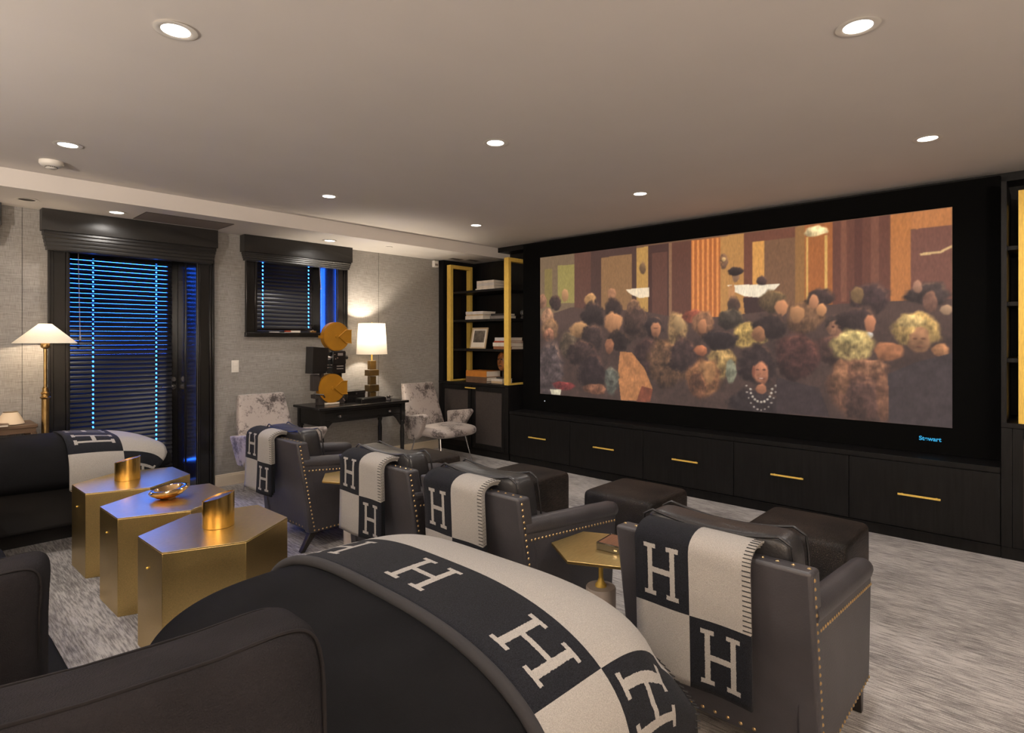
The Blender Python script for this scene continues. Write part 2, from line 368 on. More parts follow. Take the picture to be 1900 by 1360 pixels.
# door -----------------------------------------------------------
d = bpy.data.objects.new('door_1', None); COL.objects.link(d); d.location = (0, 0, 0); struct(d)
d['label'] = 'black glazed door set deep in the back wall'
casing(d, DX0, DX1, 0, 2.44, 0.150)
B().box(DX1-0.012, DX1+0.001, WALL_Y, WALL_Y+0.30, 0, DZ).box(DX1-0.022, DX1+0.001, WALL_Y+0.30, WALL_Y+0.335, 0, DZ).box(DX1-0.012, DX1+0.001, WALL_Y+0.335, D2, 0, DZ).build('jamb', 'black_gloss', d, bevel=0.003)
B().box(DX0-0.001, DX0+0.012, WALL_Y, D2, 0, DZ).build('jamb', 'black_gloss', d, bevel=0.003)
B().box(DX0, DX1, WALL_Y, D2, DZ-0.012, DZ+0.001).build('jamb', 'black_gloss', d)
SY0, SY1 = WALL_Y+0.545, WALL_Y+0.59
B().box(DX0+0.013, DX0+0.10, SY0, SY1, 0.01, DZ-0.014).box(DX1-0.11, DX1-0.0125, SY0, SY1, 0.01, DZ-0.014).box(DX0+0.10, DX1-0.11, SY0, SY1, 0.01, 0.20).box(DX0+0.10, DX1-0.11, SY0, SY1, DZ-0.12, DZ-0.014).build('slab', 'black_gloss', d, bevel=0.003)
B().box(DX0+0.095, DX1-0.105, SY0+0.018, SY0+0.026, 0.19, DZ-0.11).build('pane', 'glass', d)
hx = DX1-0.062
h = B().tube([(hx, SY0, 1.035), (hx, SY0-0.012, 1.035)], 0.028, 18).tube([(hx, SY0-0.01, 1.035), (hx, SY0-0.055, 1.035), (hx-0.012, SY0-0.062, 1.035), (hx-0.125, SY0-0.062, 1.035)], 0.0095, 10)
h.tube([(hx, SY0, 1.115), (hx, SY0-0.018, 1.115)], 0.026, 18)
h.build('handle', 'chrome', d, smooth=40)
blind('dark wooden slatted blind hanging over the door glass', DX0+0.045, DX1-0.085, SY0-0.045, 0.20, 2.42, (1.388, 1.938), wand=1.262)
# window ---------------------------------------------------------
w = bpy.data.objects.new('window_1', None); COL.objects.link(w); struct(w); w['label'] = 'small black framed window above the desk'
casing(w, WX0, WX1, WZ0, WZ1, 0.125)
B().box(WX0-0.13, WX1+0.13, WALL_Y-0.055, WALL_Y+0.30, WZ0-0.05, WZ0).build('sill', 'black_gloss', w, bevel=0.004)
B().box(WX1-0.010, WX1+0.001, WALL_Y, WALL_Y+0.33, WZ0, WZ1).build('jamb', 'black_gloss', w); B().box(WX0-0.001, WX0+0.010, WALL_Y, WALL_Y+0.33, WZ0, WZ1).build('jamb', 'black_gloss', w)
FY = WALL_Y+0.30
B().box(WX0+0.01, WX0+0.07, FY, FY+0.04, WZ0, WZ1).box(WX1-0.180, WX1-0.050, FY, FY+0.04, WZ0, WZ1).box(WX0+0.07, WX1-0.180, FY, FY+0.04, WZ0, WZ0+0.06).box(WX0+0.07, WX1-0.180, FY, FY+0.04, WZ1-0.06, WZ1).build('window_frame', 'black_gloss', w, bevel=0.003)
B().box(WX0+0.065, WX1-0.175, FY+0.015, FY+0.022, WZ0+0.055, WZ1-0.055).build('pane', 'glass', w)
B().box(WX1-0.050, WX1-0.010, FY+0.015, FY+0.022, WZ0, WZ1).build('pane', 'glass', w)
blind('dark wooden slatted blind in the small window', WX0+0.035, WX1-0.195, FY-0.042, WZ0+0.004, WZ1-0.01, (2.955, 3.518), wand=3.64, tilt=76)
# window at the left edge of the view
w2 = bpy.data.objects.new('window_2', None); COL.objects.link(w2); struct(w2)
casing(w2, LX0, LX1, WZ0, WZ1, 0.15)
B().box(LX0, LX1, WALL_Y+0.30, WALL_Y+0.306, WZ0, WZ1).build('pane', 'glass', w2)
blind('dark wooden slatted blind at the far left window', LX0+0.02, LX1-0.02, WALL_Y+0.22, WZ0+0.004, WZ1-0.01, (-0.55, 0.2), tilt=72)
valance('black fabric valance over the door', 0.905, 2.325, SOFF-0.003, 2.478, 2.318)
valance('black fabric valance over the small window above the desk', 2.592, 3.892, SOFF-0.003, 2.480, 2.392, 4)
valance('black fabric valance cut by the left edge of the view', -0.95, 0.645, SOFF-0.003, 2.478, 2.318)
# light switch, wall sensor
t = thing('light_switch', 'white double light switch on the wall beside the door', 'switch', (2.543, WALL_Y, 1.19))
B().box(-0.038, 0.038, -0.008, -0.0005, 0, 0.13).build('face_plate', 'white', t, bevel=0.003); B().box(-0.022, 0.022, -0.012, -0.008, 0.066, 0.11).build('rocker', 'white', t, bevel=0.002); B().box(-0.022, 0.022, -0.012, -0.008, 0.02, 0.062).build('rocker', 'white', t, bevel=0.002)
t = thing('wall_sensor', 'small white sensor box high on the wall beside the bookcase', 'sensor', (5.275, WALL_Y, 2.555))
B().box(-0.04, 0.04, -0.055, -0.0005, 0, 0.095).build('housing', 'white', t, bevel=0.008); B().box(-0.026, 0.026, -0.058, -0.055, 0.02, 0.05).build('window', 'grey_vent', t, bevel=0.001)
# ceiling fittings -------------------------------------------------
def downlight(x, y, z, label, lit=True, power=DOWN_W, scale=1.0):
    t = thing('downlight', label, 'downlight', (x, y, z), 0, 'recessed ceiling downlights')
    B().lathe([(0.055, -0.001), (0.076, -0.0015), (0.080, -0.004), (0.060, -0.007), (0.053, -0.004)], 32, cap=False).build('trim_ring', 'white', t, smooth=50)
    B().lathe([(0.0005, -0.0032), (0.054, -0.0032), (0.054, -0.0010), (0.0005, -0.0010)], 32).build('lens', 'lens' if lit else 'cap_dark', t)
    if lit:
        ld = bpy.data.lights.new('downlight_bulb', 'AREA'); ld.shape = 'DISK'; ld.size = 0.10; ld.energy = power; ld.color = WARM; ld.spread = math.radians(150)
        lo = bpy.data.objects.new('downlight_bulb', ld); COL.objects.link(lo); lo.parent = t; lo.location = (0, 0, -0.010)
    return t
GX, GY = (0.80, 2.645, 4.42), (0.57, 2.60, 4.645)
names = {(0, 1): 'large downlight at the top left of the view, nearest the camera', (1, 0): 'downlight at the top right of the view',
         (0, 2): 'lit downlight beside the smoke detector', (1, 1): 'lit downlight in the middle of the ceiling',
         (2, 0): 'lit downlight above the right end of the screen', (1, 2): 'lit downlight on the main ceiling in front of the small window valance',
         (2, 1): 'lit downlight above the middle of the screen', (2, 2): 'lit downlight nearest the left bookcase', (0, 0): 'downlight directly over the camera'}
for i, x in enumerate(GX):
    for j, y in enumerate(GY): downlight(x, y, CEIL, names[(i, j)])
for x, y, la in ((-1.05, 0.57, 'left of the camera'), (-1.05, 2.60, 'over the middle of the sofa back'), (-1.05, 4.645, 'over the far end of the sofa back'), (0.80, -1.45, 'behind the camera'), (2.645, -1.45, 'right of and behind the camera'), (4.42, -1.45, 'over the right bookcase')):  # extra downlights outside the view, added as fill light for the room
    downlight(x, y, CEIL, 'added fill downlight out of view, '+la)
downlight(1.385, 6.03, SOFF, 'lit downlight in the soffit over the door', power=DOWN_W*0.55)
downlight(3.428, 6.00, SOFF, 'lit downlight in the soffit over the small window', power=DOWN_W*0.55)
downlight(0.770, 6.00, SOFF, 'unlit dark downlight in the soffit left of the door', lit=False)
t = thing('smoke_detector', 'round white smoke detector on the ceiling by the soffit', 'smoke detector', (0.797, 5.17, CEIL))
B().lathe([(0.070, -0.0005), (0.072, -0.020), (0.060, -0.034), (0.040, -0.040)], 32).build('housing', 'white', t, smooth=50)
sl = B()
for k in range(20):
    a = 2*PI*k/20; c, s_ = math.cos(a), math.sin(a)
    sl.tube([(0.034*c, 0.034*s_, -0.041), (0.034*c, 0.034*s_, -0.046)], 0.0035, 5)
sl.build('sensing_chamber', 'cap_dark', t); B().lathe([(0.036, -0.045), (0.030, -0.052), (0.001, -0.053)], 24).build('cap', 'white', t, smooth=50)
t = thing('access_panel', 'grey rectangular panel in the soffit over the door', 'ceiling panel', (1.93, 6.02, SOFF))
B().box(-0.37, 0.37, -0.20, 0.20, -0.003, -0.0005).build('panel', 'grey_vent', t, bevel=0.001)
fr = B().box(-0.374, 0.374, 0.200, 0.204, -0.004, -0.0005).box(-0.374, 0.374, -0.204, -0.200, -0.004, -0.0005).box(-0.374, -0.370, -0.2, 0.2, -0.004, -0.0005).box(0.370, 0.374, -0.2, 0.2, -0.004, -0.0005)
fr.build('edge_frame', 'cap_dark', t)
t = thing('sprinkler_cap', 'small round sprinkler cover in the soffit right of the small window', 'sprinkler', (4.153, 5.89, SOFF))
B().lathe([(0.040, -0.0005), (0.040, -0.004), (0.036, -0.006)], 28).build('cover', 'ceiling', t, smooth=40); B().lathe([(0.044, -0.0004), (0.044, -0.0015)], 28).build('rim', 'grey_vent', t)
for i, (x, y) in enumerate(((5.42, 6.10), (5.68, 6.03))):
    t = thing('ceiling_vent', ('slim dark vent slot in the soffit nearer the wall sensor', 'slim dark vent slot in the soffit nearer the screen')[i], 'vent', (x, y, SOFF), 0, 'soffit vent slots')
    B().box(-0.10, 0.10, -0.045, 0.045, -0.003, -0.0005).build('frame', 'grey_vent', t)
    for k in range(3): B().box(-0.09, 0.09, -0.032+0.024*k, -0.018+0.024*k, -0.004, -0.003).build('slot', 'cap_dark', t)
# ================================================================ THE SCREEN WALL
# low drawer cabinets: five equal units under one ledge
YR, YL = 0.269, 5.022
n5 = (YL-YR)/5
pos = ('drawer cabinet under the screen, next to the left bookcase', 'second drawer cabinet from the left bookcase under the screen', 'middle drawer cabinet of five under the screen',
       'drawer cabinet under the screen, second from the right end', 'drawer cabinet under the right end of the screen, largest in view')
unit = None
for i in range(5):
    y1 = YL-i*n5; yc = y1-n5/2; hw = n5/2
    if unit is None:
        t = thing('drawer_cabinet', pos[i], 'cabinet', (CAB_X, yc, 0), 0, 'drawer cabinets under the screen'); unit = t
        B().box(0.018, 0.60, -hw, hw, 0.085, 0.60).build('carcass', 'black_wood', t)
        B().box(0.012, 0.60, -hw, hw, 0.0, 0.084).box(0.0, 0.012, -hw, hw, 0.078, 0.0845).build('plinth', 'black_wood', t)
        dr = B().box(0.0, 0.0175, -hw+0.0025, hw-0.0025, 0.092, 0.594).build('drawer_front', 'black_wood', t, bevel=0.0015)
        B().box(-0.030, -0.020, -0.135, 0.135, 0.344, 0.358).box(-0.0205, 0.0005, -0.115, -0.103, 0.346, 0.356).box(-0.0205, 0.0005, 0.103, 0.115, 0.346, 0.356).build('handle', 'brass_frame', dr, bevel=0.001)
    else:
        t = copy_tree(unit); t.location = (CAB_X, yc, 0); t['label'] = pos[i]
t = tag(B().box(CAB_X-0.004, SCR_X+0.30, YR+0.001, YL-0.001, 0.601, 0.640).build('ledge', 'black_wood', bevel=0.002), 'black wooden ledge running under the screen on top of the drawer cabinets', 'ledge')
# masking surround and the projected picture
SY_L, SY_R, SZ0, SZ1 = 4.754, 0.570, 0.855, 2.576
t = thing('projection_screen', 'wide cinema screen showing a crowded party scene in a black surround', 'screen', (SCR_X, 2.72, 0.642))
zz = 0.642
s = B().box(0.0, 0.06, SY_L-2.72, 5.040-2.72, 0, 2.764-zz).box(0.0, 0.06, 0.282-2.72, SY_R-2.72, 0, 2.764-zz)
s.box(0.0, 0.06, SY_R-2.72, SY_L-2.72, 0, SZ0-zz).box(0.0, 0.06, SY_R-2.72, SY_L-2.72, SZ1-zz, 2.764-zz)
s.build('surround', 'velvet_black', t)
FW, FH = 720, 300
def paint():
    """the still on the screen: walls, lamps and a crowd, as flat colour over the picture"""
    yy, xx = np.mgrid[0:FH, 0:FW]; U = xx/(FW-1); V_ = yy/(FH-1)
    img = np.zeros((FH, FW, 3)); img[:] = (110, 78, 55)
    rng = np.random.RandomState(3)
    streak = rng.rand(FH, FW)
    for k in range(2): streak = (streak+np.roll(streak, 1, 0)+np.roll(streak, 2, 0)+np.roll(streak, -1, 0))/4
    streak = (streak-streak.mean())/streak.std()
    def cloud(n):
        g = rng.rand(FH//n+2, FW//n+2); yi, xi = np.arange(FH)/n, np.arange(FW)/n; y0, x0 = yi.astype(int), xi.astype(int); fy, fx = (yi-y0)[:, None], (xi-x0)[None, :]
        return (g[y0][:, x0]*(1-fy)*(1-fx)+g[y0+1][:, x0]*fy*(1-fx)+g[y0][:, x0+1]*(1-fy)*fx+g[y0+1][:, x0+1]*fy*fx)-0.5
    cl1 = cloud(9)+0.6*cloud(5)+0.5*cloud(3)
    for kind, col, d in FILM:
        c = np.array(col, float)
        if kind == 'p':
            inside = np.zeros((FH, FW), bool); n = len(d)
            for i in range(n):
                (x0, y0), (x1, y1) = d[i], d[(i+1) % n]
                if y0 == y1: continue
                cond = ((y0 > V_) != (y1 > V_)) & (U < (x1-x0)*(V_-y0)/(y1-y0)+x0); inside ^= cond
            a = inside.astype(float)
            tex = 1+0.04*streak
            img = img*(1-a[..., None])+a[..., None]*(c*tex[..., None])
        else:
            (cx, cy), (rx, ry) = d
            ang = np.arctan2((V_-cy)/ry, (U-cx)/rx); rr = np.hypot((U-cx)/rx, (V_-cy)/ry)*(1+0.05*np.sin(3*ang+cx*40)+0.03*np.sin(7*ang+cy*60))
            rr = rr*(1+0.22*cl1); a = np.clip((1.08-rr)/0.22, 0, 1)
            lit = 1+(0.55 if sum(col) < 230 else 0.30)*((U-cx)/rx*0.35+(V_-cy)/ry*0.65)*np.clip(1.2-rr*0.3, 0, 1)+(0.07*streak+0.40*cl1)*np.clip(rx*45, 0, 1)*(0.25 if col[0] > 160 and col[1] < 140 else 1.0)
            shade = c*lit[..., None]
            if rx > 0.006:
                rim = np.clip(1-np.abs(rr-0.86)/0.16, 0, 1)*np.clip((0.45*(U-cx)/rx+0.9*(V_-cy)/ry)-0.25, 0, 1)*(0.75+1.2*cl1); shade = shade+rim[..., None]*np.array((78, 48, 22))*(1.0 if sum(col) < 300 else 0.55)
            img = img*(1-a[..., None])+a[..., None]*shade
    gl = (U > 0.475) & (U < 0.565) & (V_ > 0.60) & (V_ < 0.89)
    img[gl & (np.abs(img[..., 0]-122) < 14) & (np.abs(img[..., 1]-86) < 12)] *= 0.0
    m0 = img.sum(-1) == 0; img[m0] = np.array((128, 90, 60))*(0.55+0.9*rng.rand(m0.sum(), 1))
    crowd = np.clip((0.52-V_)/0.12, 0, 1); img *= (1-crowd*(0.20-0.20*cl1))[..., None]
    for k in range(1):
        img = (img*2+np.roll(img, 1, 0)+np.roll(img, -1, 0)+np.roll(img, 1, 1)+np.roll(img, -1, 1))/6
    return np.clip(img, 0, 255)
FILM = [
 ('p',(118,96,72),[(0.0,1.008),(0.129,1.008),(0.129,0.323),(0.0,0.319)]),
 ('p',(150,135,75),[(0.068,0.927),(0.128,0.925),(0.128,0.654),(0.068,0.66)]),
 ('p',(128,110,62),[(0.017,0.91),(0.046,0.912),(0.046,0.631),(0.017,0.634)]),
 ('p',(95,62,50),[(0.129,1.008),(0.186,1.009),(0.186,0.472),(0.129,0.473)]),
 ('p',(75,52,45),[(0.186,1.009),(0.332,1.003),(0.332,0.502),(0.186,0.509)]),
 ('p',(142,104,68),[(0.22,0.949),(0.318,0.952),(0.318,0.503),(0.22,0.507)]),
 ('p',(185,140,75),[(0.332,0.986),(0.367,0.987),(0.367,0.501),(0.332,0.502)]),
 ('e',(120,90,62),[(0.35,0.854),(0.009,0.038)]),
 ('p',(70,44,38),[(0.367,0.99),(0.433,0.99),(0.433,0.333),(0.367,0.33)]),
 ('p',(95,60,48),[(0.378,0.94),(0.421,0.94),(0.421,0.532),(0.378,0.534)]),
 ('p',(140,100,72),[(0.425,0.991),(0.433,0.993),(0.433,0.366),(0.425,0.366)]),
 ('p',(95,58,45),[(0.433,0.99),(0.485,0.991),(0.485,0.334),(0.433,0.333)]),
 ('p',(175,98,48),[(0.485,0.991),(0.558,0.993),(0.558,0.493),(0.485,0.495)]),
 ('p',(224,140,72),[(0.487,0.991),(0.493,0.989),(0.493,0.508),(0.487,0.509)]),
 ('p',(224,140,72),[(0.5,0.99),(0.505,0.989),(0.505,0.507),(0.5,0.508)]),
 ('p',(224,140,72),[(0.513,0.99),(0.518,0.989),(0.518,0.507),(0.513,0.507)]),
 ('p',(224,140,72),[(0.525,0.99),(0.53,0.989),(0.53,0.506),(0.525,0.507)]),
 ('p',(224,140,72),[(0.537,0.99),(0.542,0.988),(0.542,0.506),(0.537,0.506)]),
 ('p',(224,140,72),[(0.549,0.989),(0.554,0.988),(0.554,0.505),(0.549,0.505)]),
 ('p',(186,132,72),[(0.558,0.993),(0.617,0.994),(0.617,0.49),(0.558,0.493)]),
 ('e',(125,90,66),[(0.567,0.848),(0.01,0.043)]),
 ('e',(215,170,110),[(0.567,0.86),(0.005,0.013)]),
 ('p',(112,66,48),[(0.614,0.995),(0.726,0.995),(0.726,0.599),(0.614,0.611)]),
 ('p',(216,152,78),[(0.634,0.941),(0.66,0.943),(0.66,0.592),(0.634,0.594)]),
 ('p',(122,86,60),[(0.66,0.94),(0.725,0.941),(0.725,0.571),(0.66,0.577)]),
 ('p',(150,105,60),[(0.725,0.996),(0.745,0.998),(0.745,0.513),(0.725,0.514)]),
 ('p',(168,98,50),[(0.745,0.998),(0.799,0.999),(0.799,0.482),(0.745,0.484)]),
 ('p',(218,168,92),[(0.748,0.935),(0.752,0.933),(0.752,0.596),(0.748,0.597)]),
 ('p',(218,168,92),[(0.784,0.936),(0.789,0.934),(0.789,0.593),(0.784,0.593)]),
 ('e',(235,205,150),[(0.767,0.96),(0.023,0.028)]),
 ('p',(104,62,48),[(0.799,0.999),(0.902,0.999),(0.902,0.426),(0.799,0.427)]),
 ('p',(126,78,58),[(0.814,1.0),(0.826,0.999),(0.826,0.589),(0.814,0.59)]),
 ('p',(90,52,42),[(0.839,1.0),(0.853,1.0),(0.853,0.586),(0.839,0.587)]),
 ('p',(122,76,58),[(0.868,0.998),(0.882,0.998),(0.882,0.583),(0.868,0.584)]),
 ('p',(186,116,62),[(0.902,0.999),(0.935,0.998),(0.935,0.552),(0.902,0.555)]),
 ('p',(190,120,68),[(0.935,0.998),(1.0,0.998),(1.0,0.899),(0.935,0.919)]),
 ('p',(120,76,62),[(0.935,0.916),(1.0,0.918),(1.0,0.522),(0.935,0.527)]),
 ('p',(215,175,120),[(0.949,0.802),(0.982,0.806),(0.999,0.828),(0.999,0.816),(0.982,0.794),(0.951,0.791)]),
 ('p',(58,40,36),[(0.612,0.635),(0.672,0.634),(0.663,0.429),(0.622,0.429)]),
 ('p',(246,228,198),[(0.574,0.711),(0.694,0.699),(0.677,0.654),(0.648,0.631),(0.617,0.641),(0.592,0.671)]),
 ('p',(242,218,184),[(0.298,0.725),(0.369,0.728),(0.369,0.667),(0.34,0.664),(0.314,0.691)]),
 ('p',(82,62,54),[(0.0,0.556),(0.118,0.625),(0.211,0.598),(0.331,0.589),(0.453,0.53),(0.563,0.53),(0.686,0.56),(0.794,0.578),(0.891,0.582),(1.0,0.582),(1.001,-0.003),(0.0,-0.002)]),
 ('e',(140,104,78),[(0.595,0.759),(0.009,0.037)]),
 ('e',(50,38,34),[(0.595,0.787),(0.018,0.025)]),
 ('p',(190,132,82),[(0.579,0.707),(0.592,0.711),(0.597,0.567),(0.576,0.569)]),
 ('e',(70,52,42),[(0.589,0.583),(0.015,0.068)]),
 ('e',(70,52,46),[(0.654,0.725),(0.012,0.027)]),
 ('e',(96,76,52),[(0.677,0.604),(0.03,0.065)]),
 ('e',(56,42,38),[(0.058,0.662),(0.023,0.054)]),
 ('e',(170,125,85),[(0.094,0.711),(0.013,0.049)]),
 ('e',(190,140,90),[(0.184,0.671),(0.02,0.044)]),
 ('e',(45,36,34),[(0.193,0.563),(0.037,0.096)]),
 ('e',(160,112,80),[(0.255,0.699),(0.014,0.042)]),
 ('e',(45,35,32),[(0.26,0.594),(0.029,0.086)]),
 ('e',(110,80,60),[(0.322,0.607),(0.022,0.055)]),
 ('e',(70,52,44),[(0.331,0.502),(0.039,0.103)]),
 ('e',(130,92,70),[(0.008,0.675),(0.019,0.055)]),
 ('e',(150,110,82),[(0.029,0.555),(0.025,0.071)]),
 ('e',(178,124,84),[(0.26,0.513),(0.029,0.071)]),
 ('e',(120,88,62),[(0.038,0.468),(0.033,0.086)]),
 ('e',(150,100,75),[(0.034,0.429),(0.021,0.055)]),
 ('e',(88,74,72),[(0.038,0.164),(0.054,0.235)]),
 ('e',(95,78,60),[(0.118,0.361),(0.047,0.098)]),
 ('e',(168,124,82),[(0.147,0.465),(0.038,0.056)]),
 ('e',(60,46,42),[(0.193,0.417),(0.037,0.088)]),
 ('e',(62,46,42),[(0.156,0.305),(0.056,0.09)]),
 ('e',(48,38,36),[(0.383,0.483),(0.027,0.074)]),
 ('e',(172,114,80),[(0.389,0.46),(0.015,0.051)]),
 ('e',(72,50,46),[(0.363,0.296),(0.041,0.115)]),
 ('e',(46,36,32),[(0.276,0.391),(0.038,0.064)]),
 ('e',(168,108,76),[(0.247,0.356),(0.015,0.051)]),
 ('p',(216,142,86),[(0.281,0.321),(0.318,0.315),(0.356,0.214),(0.38,0.088),(0.347,0.004),(0.284,0.003),(0.274,0.179)]),
 ('p',(150,80,55),[(0.347,0.104),(0.38,0.088),(0.372,0.005),(0.331,-0.002)]),
 ('e',(150,60,58),[(0.088,0.069),(0.04,0.031)]),
 ('e',(50,38,38),[(0.19,0.178),(0.048,0.132)]),
 ('e',(150,98,72),[(0.201,0.062),(0.04,0.036)]),
 ('e',(98,98,86),[(0.254,0.127),(0.023,0.1)]),
 ('p',(236,224,190),[(0.038,0.039),(0.081,0.041),(0.077,0.002),(0.044,0.001)]),
 ('e',(112,80,56),[(0.424,0.26),(0.063,0.146)]),
 ('e',(150,116,76),[(0.447,0.458),(0.028,0.111)]),
 ('e',(170,134,90),[(0.453,0.497),(0.015,0.059)]),
 ('e',(140,72,52),[(0.493,0.534),(0.03,0.044)]),
 ('e',(128,88,62),[(0.515,0.494),(0.03,0.076)]),
 ('e',(172,114,78),[(0.514,0.476),(0.012,0.045)]),
 ('e',(66,48,44),[(0.465,0.301),(0.04,0.11)]),
 ('e',(62,54,44),[(0.584,0.516),(0.032,0.061)]),
 ('e',(206,166,92),[(0.624,0.418),(0.042,0.073)]),
 ('e',(192,152,92),[(0.561,0.269),(0.034,0.093)]),
 ('e',(42,34,34),[(0.557,0.399),(0.041,0.062)]),
 ('e',(164,162,132),[(0.584,0.215),(0.013,0.067)]),
 ('e',(200,120,80),[(0.51,0.336),(0.017,0.032)]),
 ('e',(160,106,68),[(0.515,0.171),(0.044,0.114)]),
 ('e',(185,130,82),[(0.526,0.21),(0.022,0.069)]),
 ('e',(120,78,54),[(0.502,0.125),(0.022,0.077)]),
 ('e',(186,126,86),[(0.697,0.568),(0.014,0.043)]),
 ('e',(112,80,56),[(0.744,0.513),(0.039,0.084)]),
 ('e',(168,118,78),[(0.729,0.534),(0.015,0.048)]),
 ('e',(58,44,40),[(0.776,0.616),(0.027,0.047)]),
 ('e',(186,126,88),[(0.763,0.596),(0.01,0.036)]),
 ('e',(196,136,90),[(0.778,0.555),(0.01,0.033)]),
 ('e',(62,46,44),[(0.865,0.595),(0.036,0.085)]),
 ('e',(120,92,60),[(0.844,0.619),(0.012,0.043)]),
 ('e',(64,50,44),[(0.806,0.487),(0.022,0.041)]),
 ('e',(150,104,78),[(0.806,0.454),(0.018,0.044)]),
 ('e',(84,58,50),[(0.799,0.345),(0.038,0.082)]),
 ('e',(56,43,40),[(0.844,0.485),(0.037,0.085)]),
 ('e',(188,122,86),[(0.867,0.474),(0.01,0.05)]),
 ('e',(200,190,180),[(0.865,0.421),(0.008,0.018)]),
 ('e',(84,52,46),[(0.729,0.308),(0.046,0.126)]),
 ('e',(46,36,33),[(0.672,0.473),(0.037,0.071)]),
 ('e',(166,112,76),[(0.648,0.429),(0.015,0.044)]),
 ('e',(62,50,46),[(0.963,0.611),(0.035,0.055)]),
 ('e',(160,116,92),[(0.946,0.647),(0.008,0.03)]),
 ('e',(120,84,68),[(0.966,0.574),(0.012,0.049)]),
 ('e',(165,130,100),[(0.991,0.535),(0.01,0.025)]),
 ('e',(216,172,102),[(0.944,0.445),(0.039,0.081)]),
 ('e',(188,132,92),[(0.949,0.395),(0.017,0.06)]),
 ('e',(194,124,82),[(0.898,0.343),(0.026,0.047)]),
 ('e',(230,190,120),[(0.936,0.486),(0.022,0.03)]),
 ('e',(220,150,100),[(0.982,0.351),(0.013,0.03)]),
 ('e',(192,162,102),[(0.836,0.367),(0.041,0.086)]),
 ('e',(220,190,120),[(0.834,0.411),(0.025,0.033)]),
 ('e',(52,40,38),[(0.645,0.262),(0.044,0.113)]),
 ('e',(206,132,96),[(0.652,0.216),(0.018,0.062)]),
 ('e',(150,84,66),[(0.653,0.186),(0.007,0.007)]),
 ('e',(44,37,37),[(0.641,0.048),(0.063,0.09)]),
 ('e',(196,126,90),[(0.653,0.127),(0.012,0.029)]),
 ('e',(118,72,56),[(0.645,0.233),(0.004,0.005)]),
 ('e',(118,72,56),[(0.66,0.234),(0.004,0.005)]),
 ('e',(226,190,165),[(0.653,0.186),(0.005,0.004)]),
 ('e',(150,86,60),[(0.636,0.22),(0.004,0.036)]),
 ('e',(140,92,66),[(0.942,0.405),(0.004,0.005)]),
 ('e',(140,92,66),[(0.955,0.405),(0.004,0.005)]),
 ('e',(150,92,70),[(0.949,0.367),(0.004,0.004)]),
 ('e',(110,70,52),[(0.388,0.47),(0.007,0.004)]),
 ('e',(80,50,40),[(0.8,0.465),(0.003,0.005)]),
 ('e',(80,50,40),[(0.813,0.465),(0.002,0.005)]),
 ('e',(224,208,188),[(0.629,0.123),(0.003,0.007)]),
 ('e',(224,208,188),[(0.63,0.101),(0.003,0.007)]),
 ('e',(224,208,188),[(0.634,0.082),(0.003,0.007)]),
 ('e',(224,208,188),[(0.639,0.067),(0.003,0.007)]),
 ('e',(224,208,188),[(0.645,0.058),(0.003,0.007)]),
 ('e',(224,208,188),[(0.653,0.056),(0.003,0.007)]),
 ('e',(224,208,188),[(0.66,0.06),(0.003,0.008)]),
 ('e',(224,208,188),[(0.667,0.072),(0.003,0.006)]),
 ('e',(224,208,188),[(0.672,0.088),(0.003,0.007)]),
 ('e',(224,208,188),[(0.675,0.108),(0.003,0.007)]),
 ('e',(224,208,188),[(0.677,0.13),(0.003,0.007)]),
 ('e',(205,190,175),[(0.62,0.141),(0.003,0.005)]),
 ('e',(205,190,175),[(0.621,0.105),(0.003,0.005)]),
 ('e',(205,190,175),[(0.625,0.073),(0.002,0.005)]),
 ('e',(205,190,175),[(0.63,0.046),(0.002,0.005)]),
 ('e',(205,190,175),[(0.637,0.026),(0.003,0.005)]),
 ('e',(205,190,175),[(0.645,0.014),(0.003,0.005)]),
 ('e',(205,190,175),[(0.653,0.011),(0.002,0.005)]),
 ('e',(205,190,175),[(0.661,0.018),(0.002,0.005)]),
 ('e',(205,190,175),[(0.669,0.032),(0.002,0.005)]),
 ('e',(205,190,175),[(0.675,0.055),(0.003,0.005)]),
 ('e',(205,190,175),[(0.68,0.082),(0.002,0.005)]),
 ('e',(205,190,175),[(0.684,0.115),(0.002,0.005)]),
 ('e',(205,190,175),[(0.685,0.149),(0.003,0.006)]),
 ('e',(128,86,64),[(0.846,0.155),(0.056,0.166)]),
 ('e',(92,64,54),[(0.853,0.086),(0.031,0.133)]),
 ('e',(150,102,72),[(0.814,0.21),(0.016,0.092)]),
 ('e',(146,98,72),[(0.891,0.114),(0.013,0.115)]),
 ('e',(160,110,80),[(0.863,0.268),(0.033,0.037)]),
 ('p',(72,62,62),[(0.898,0.234),(0.944,0.295),(1.001,0.34),(1.001,-0.003),(0.9,-0.003)]),
 ('p',(64,52,52),[(0.686,0.196),(0.773,0.15),(0.794,0.004),(0.686,0.003)]),
]
img = paint()/255.0
linimg = np.where(img <= 0.04045, img/12.92, ((img+0.055)/1.055)**2.4)
ys = np.linspace(SY_L-2.72, SY_R-2.72, FW); zs = np.linspace(SZ0-zz, SZ1-zz, FH)
vv = np.zeros((FH, FW, 3)); vv[..., 0] = 0.004; vv[..., 1] = ys[None, :]; vv[..., 2] = zs[:, None]
me = bpy.data.meshes.new('picture'); nvert = FW*FH; nf = (FW-1)*(FH-1)
idx = np.arange(nvert).reshape(FH, FW)
quads = np.stack([idx[:-1, :-1], idx[:-1, 1:], idx[1:, 1:], idx[1:, :-1]], -1).reshape(-1, 4)
me.vertices.add(nvert); me.vertices.foreach_set('co', vv.reshape(-1)); me.loops.add(nf*4); me.loops.foreach_set('vertex_index', quads.reshape(-1).astype(np.int32))
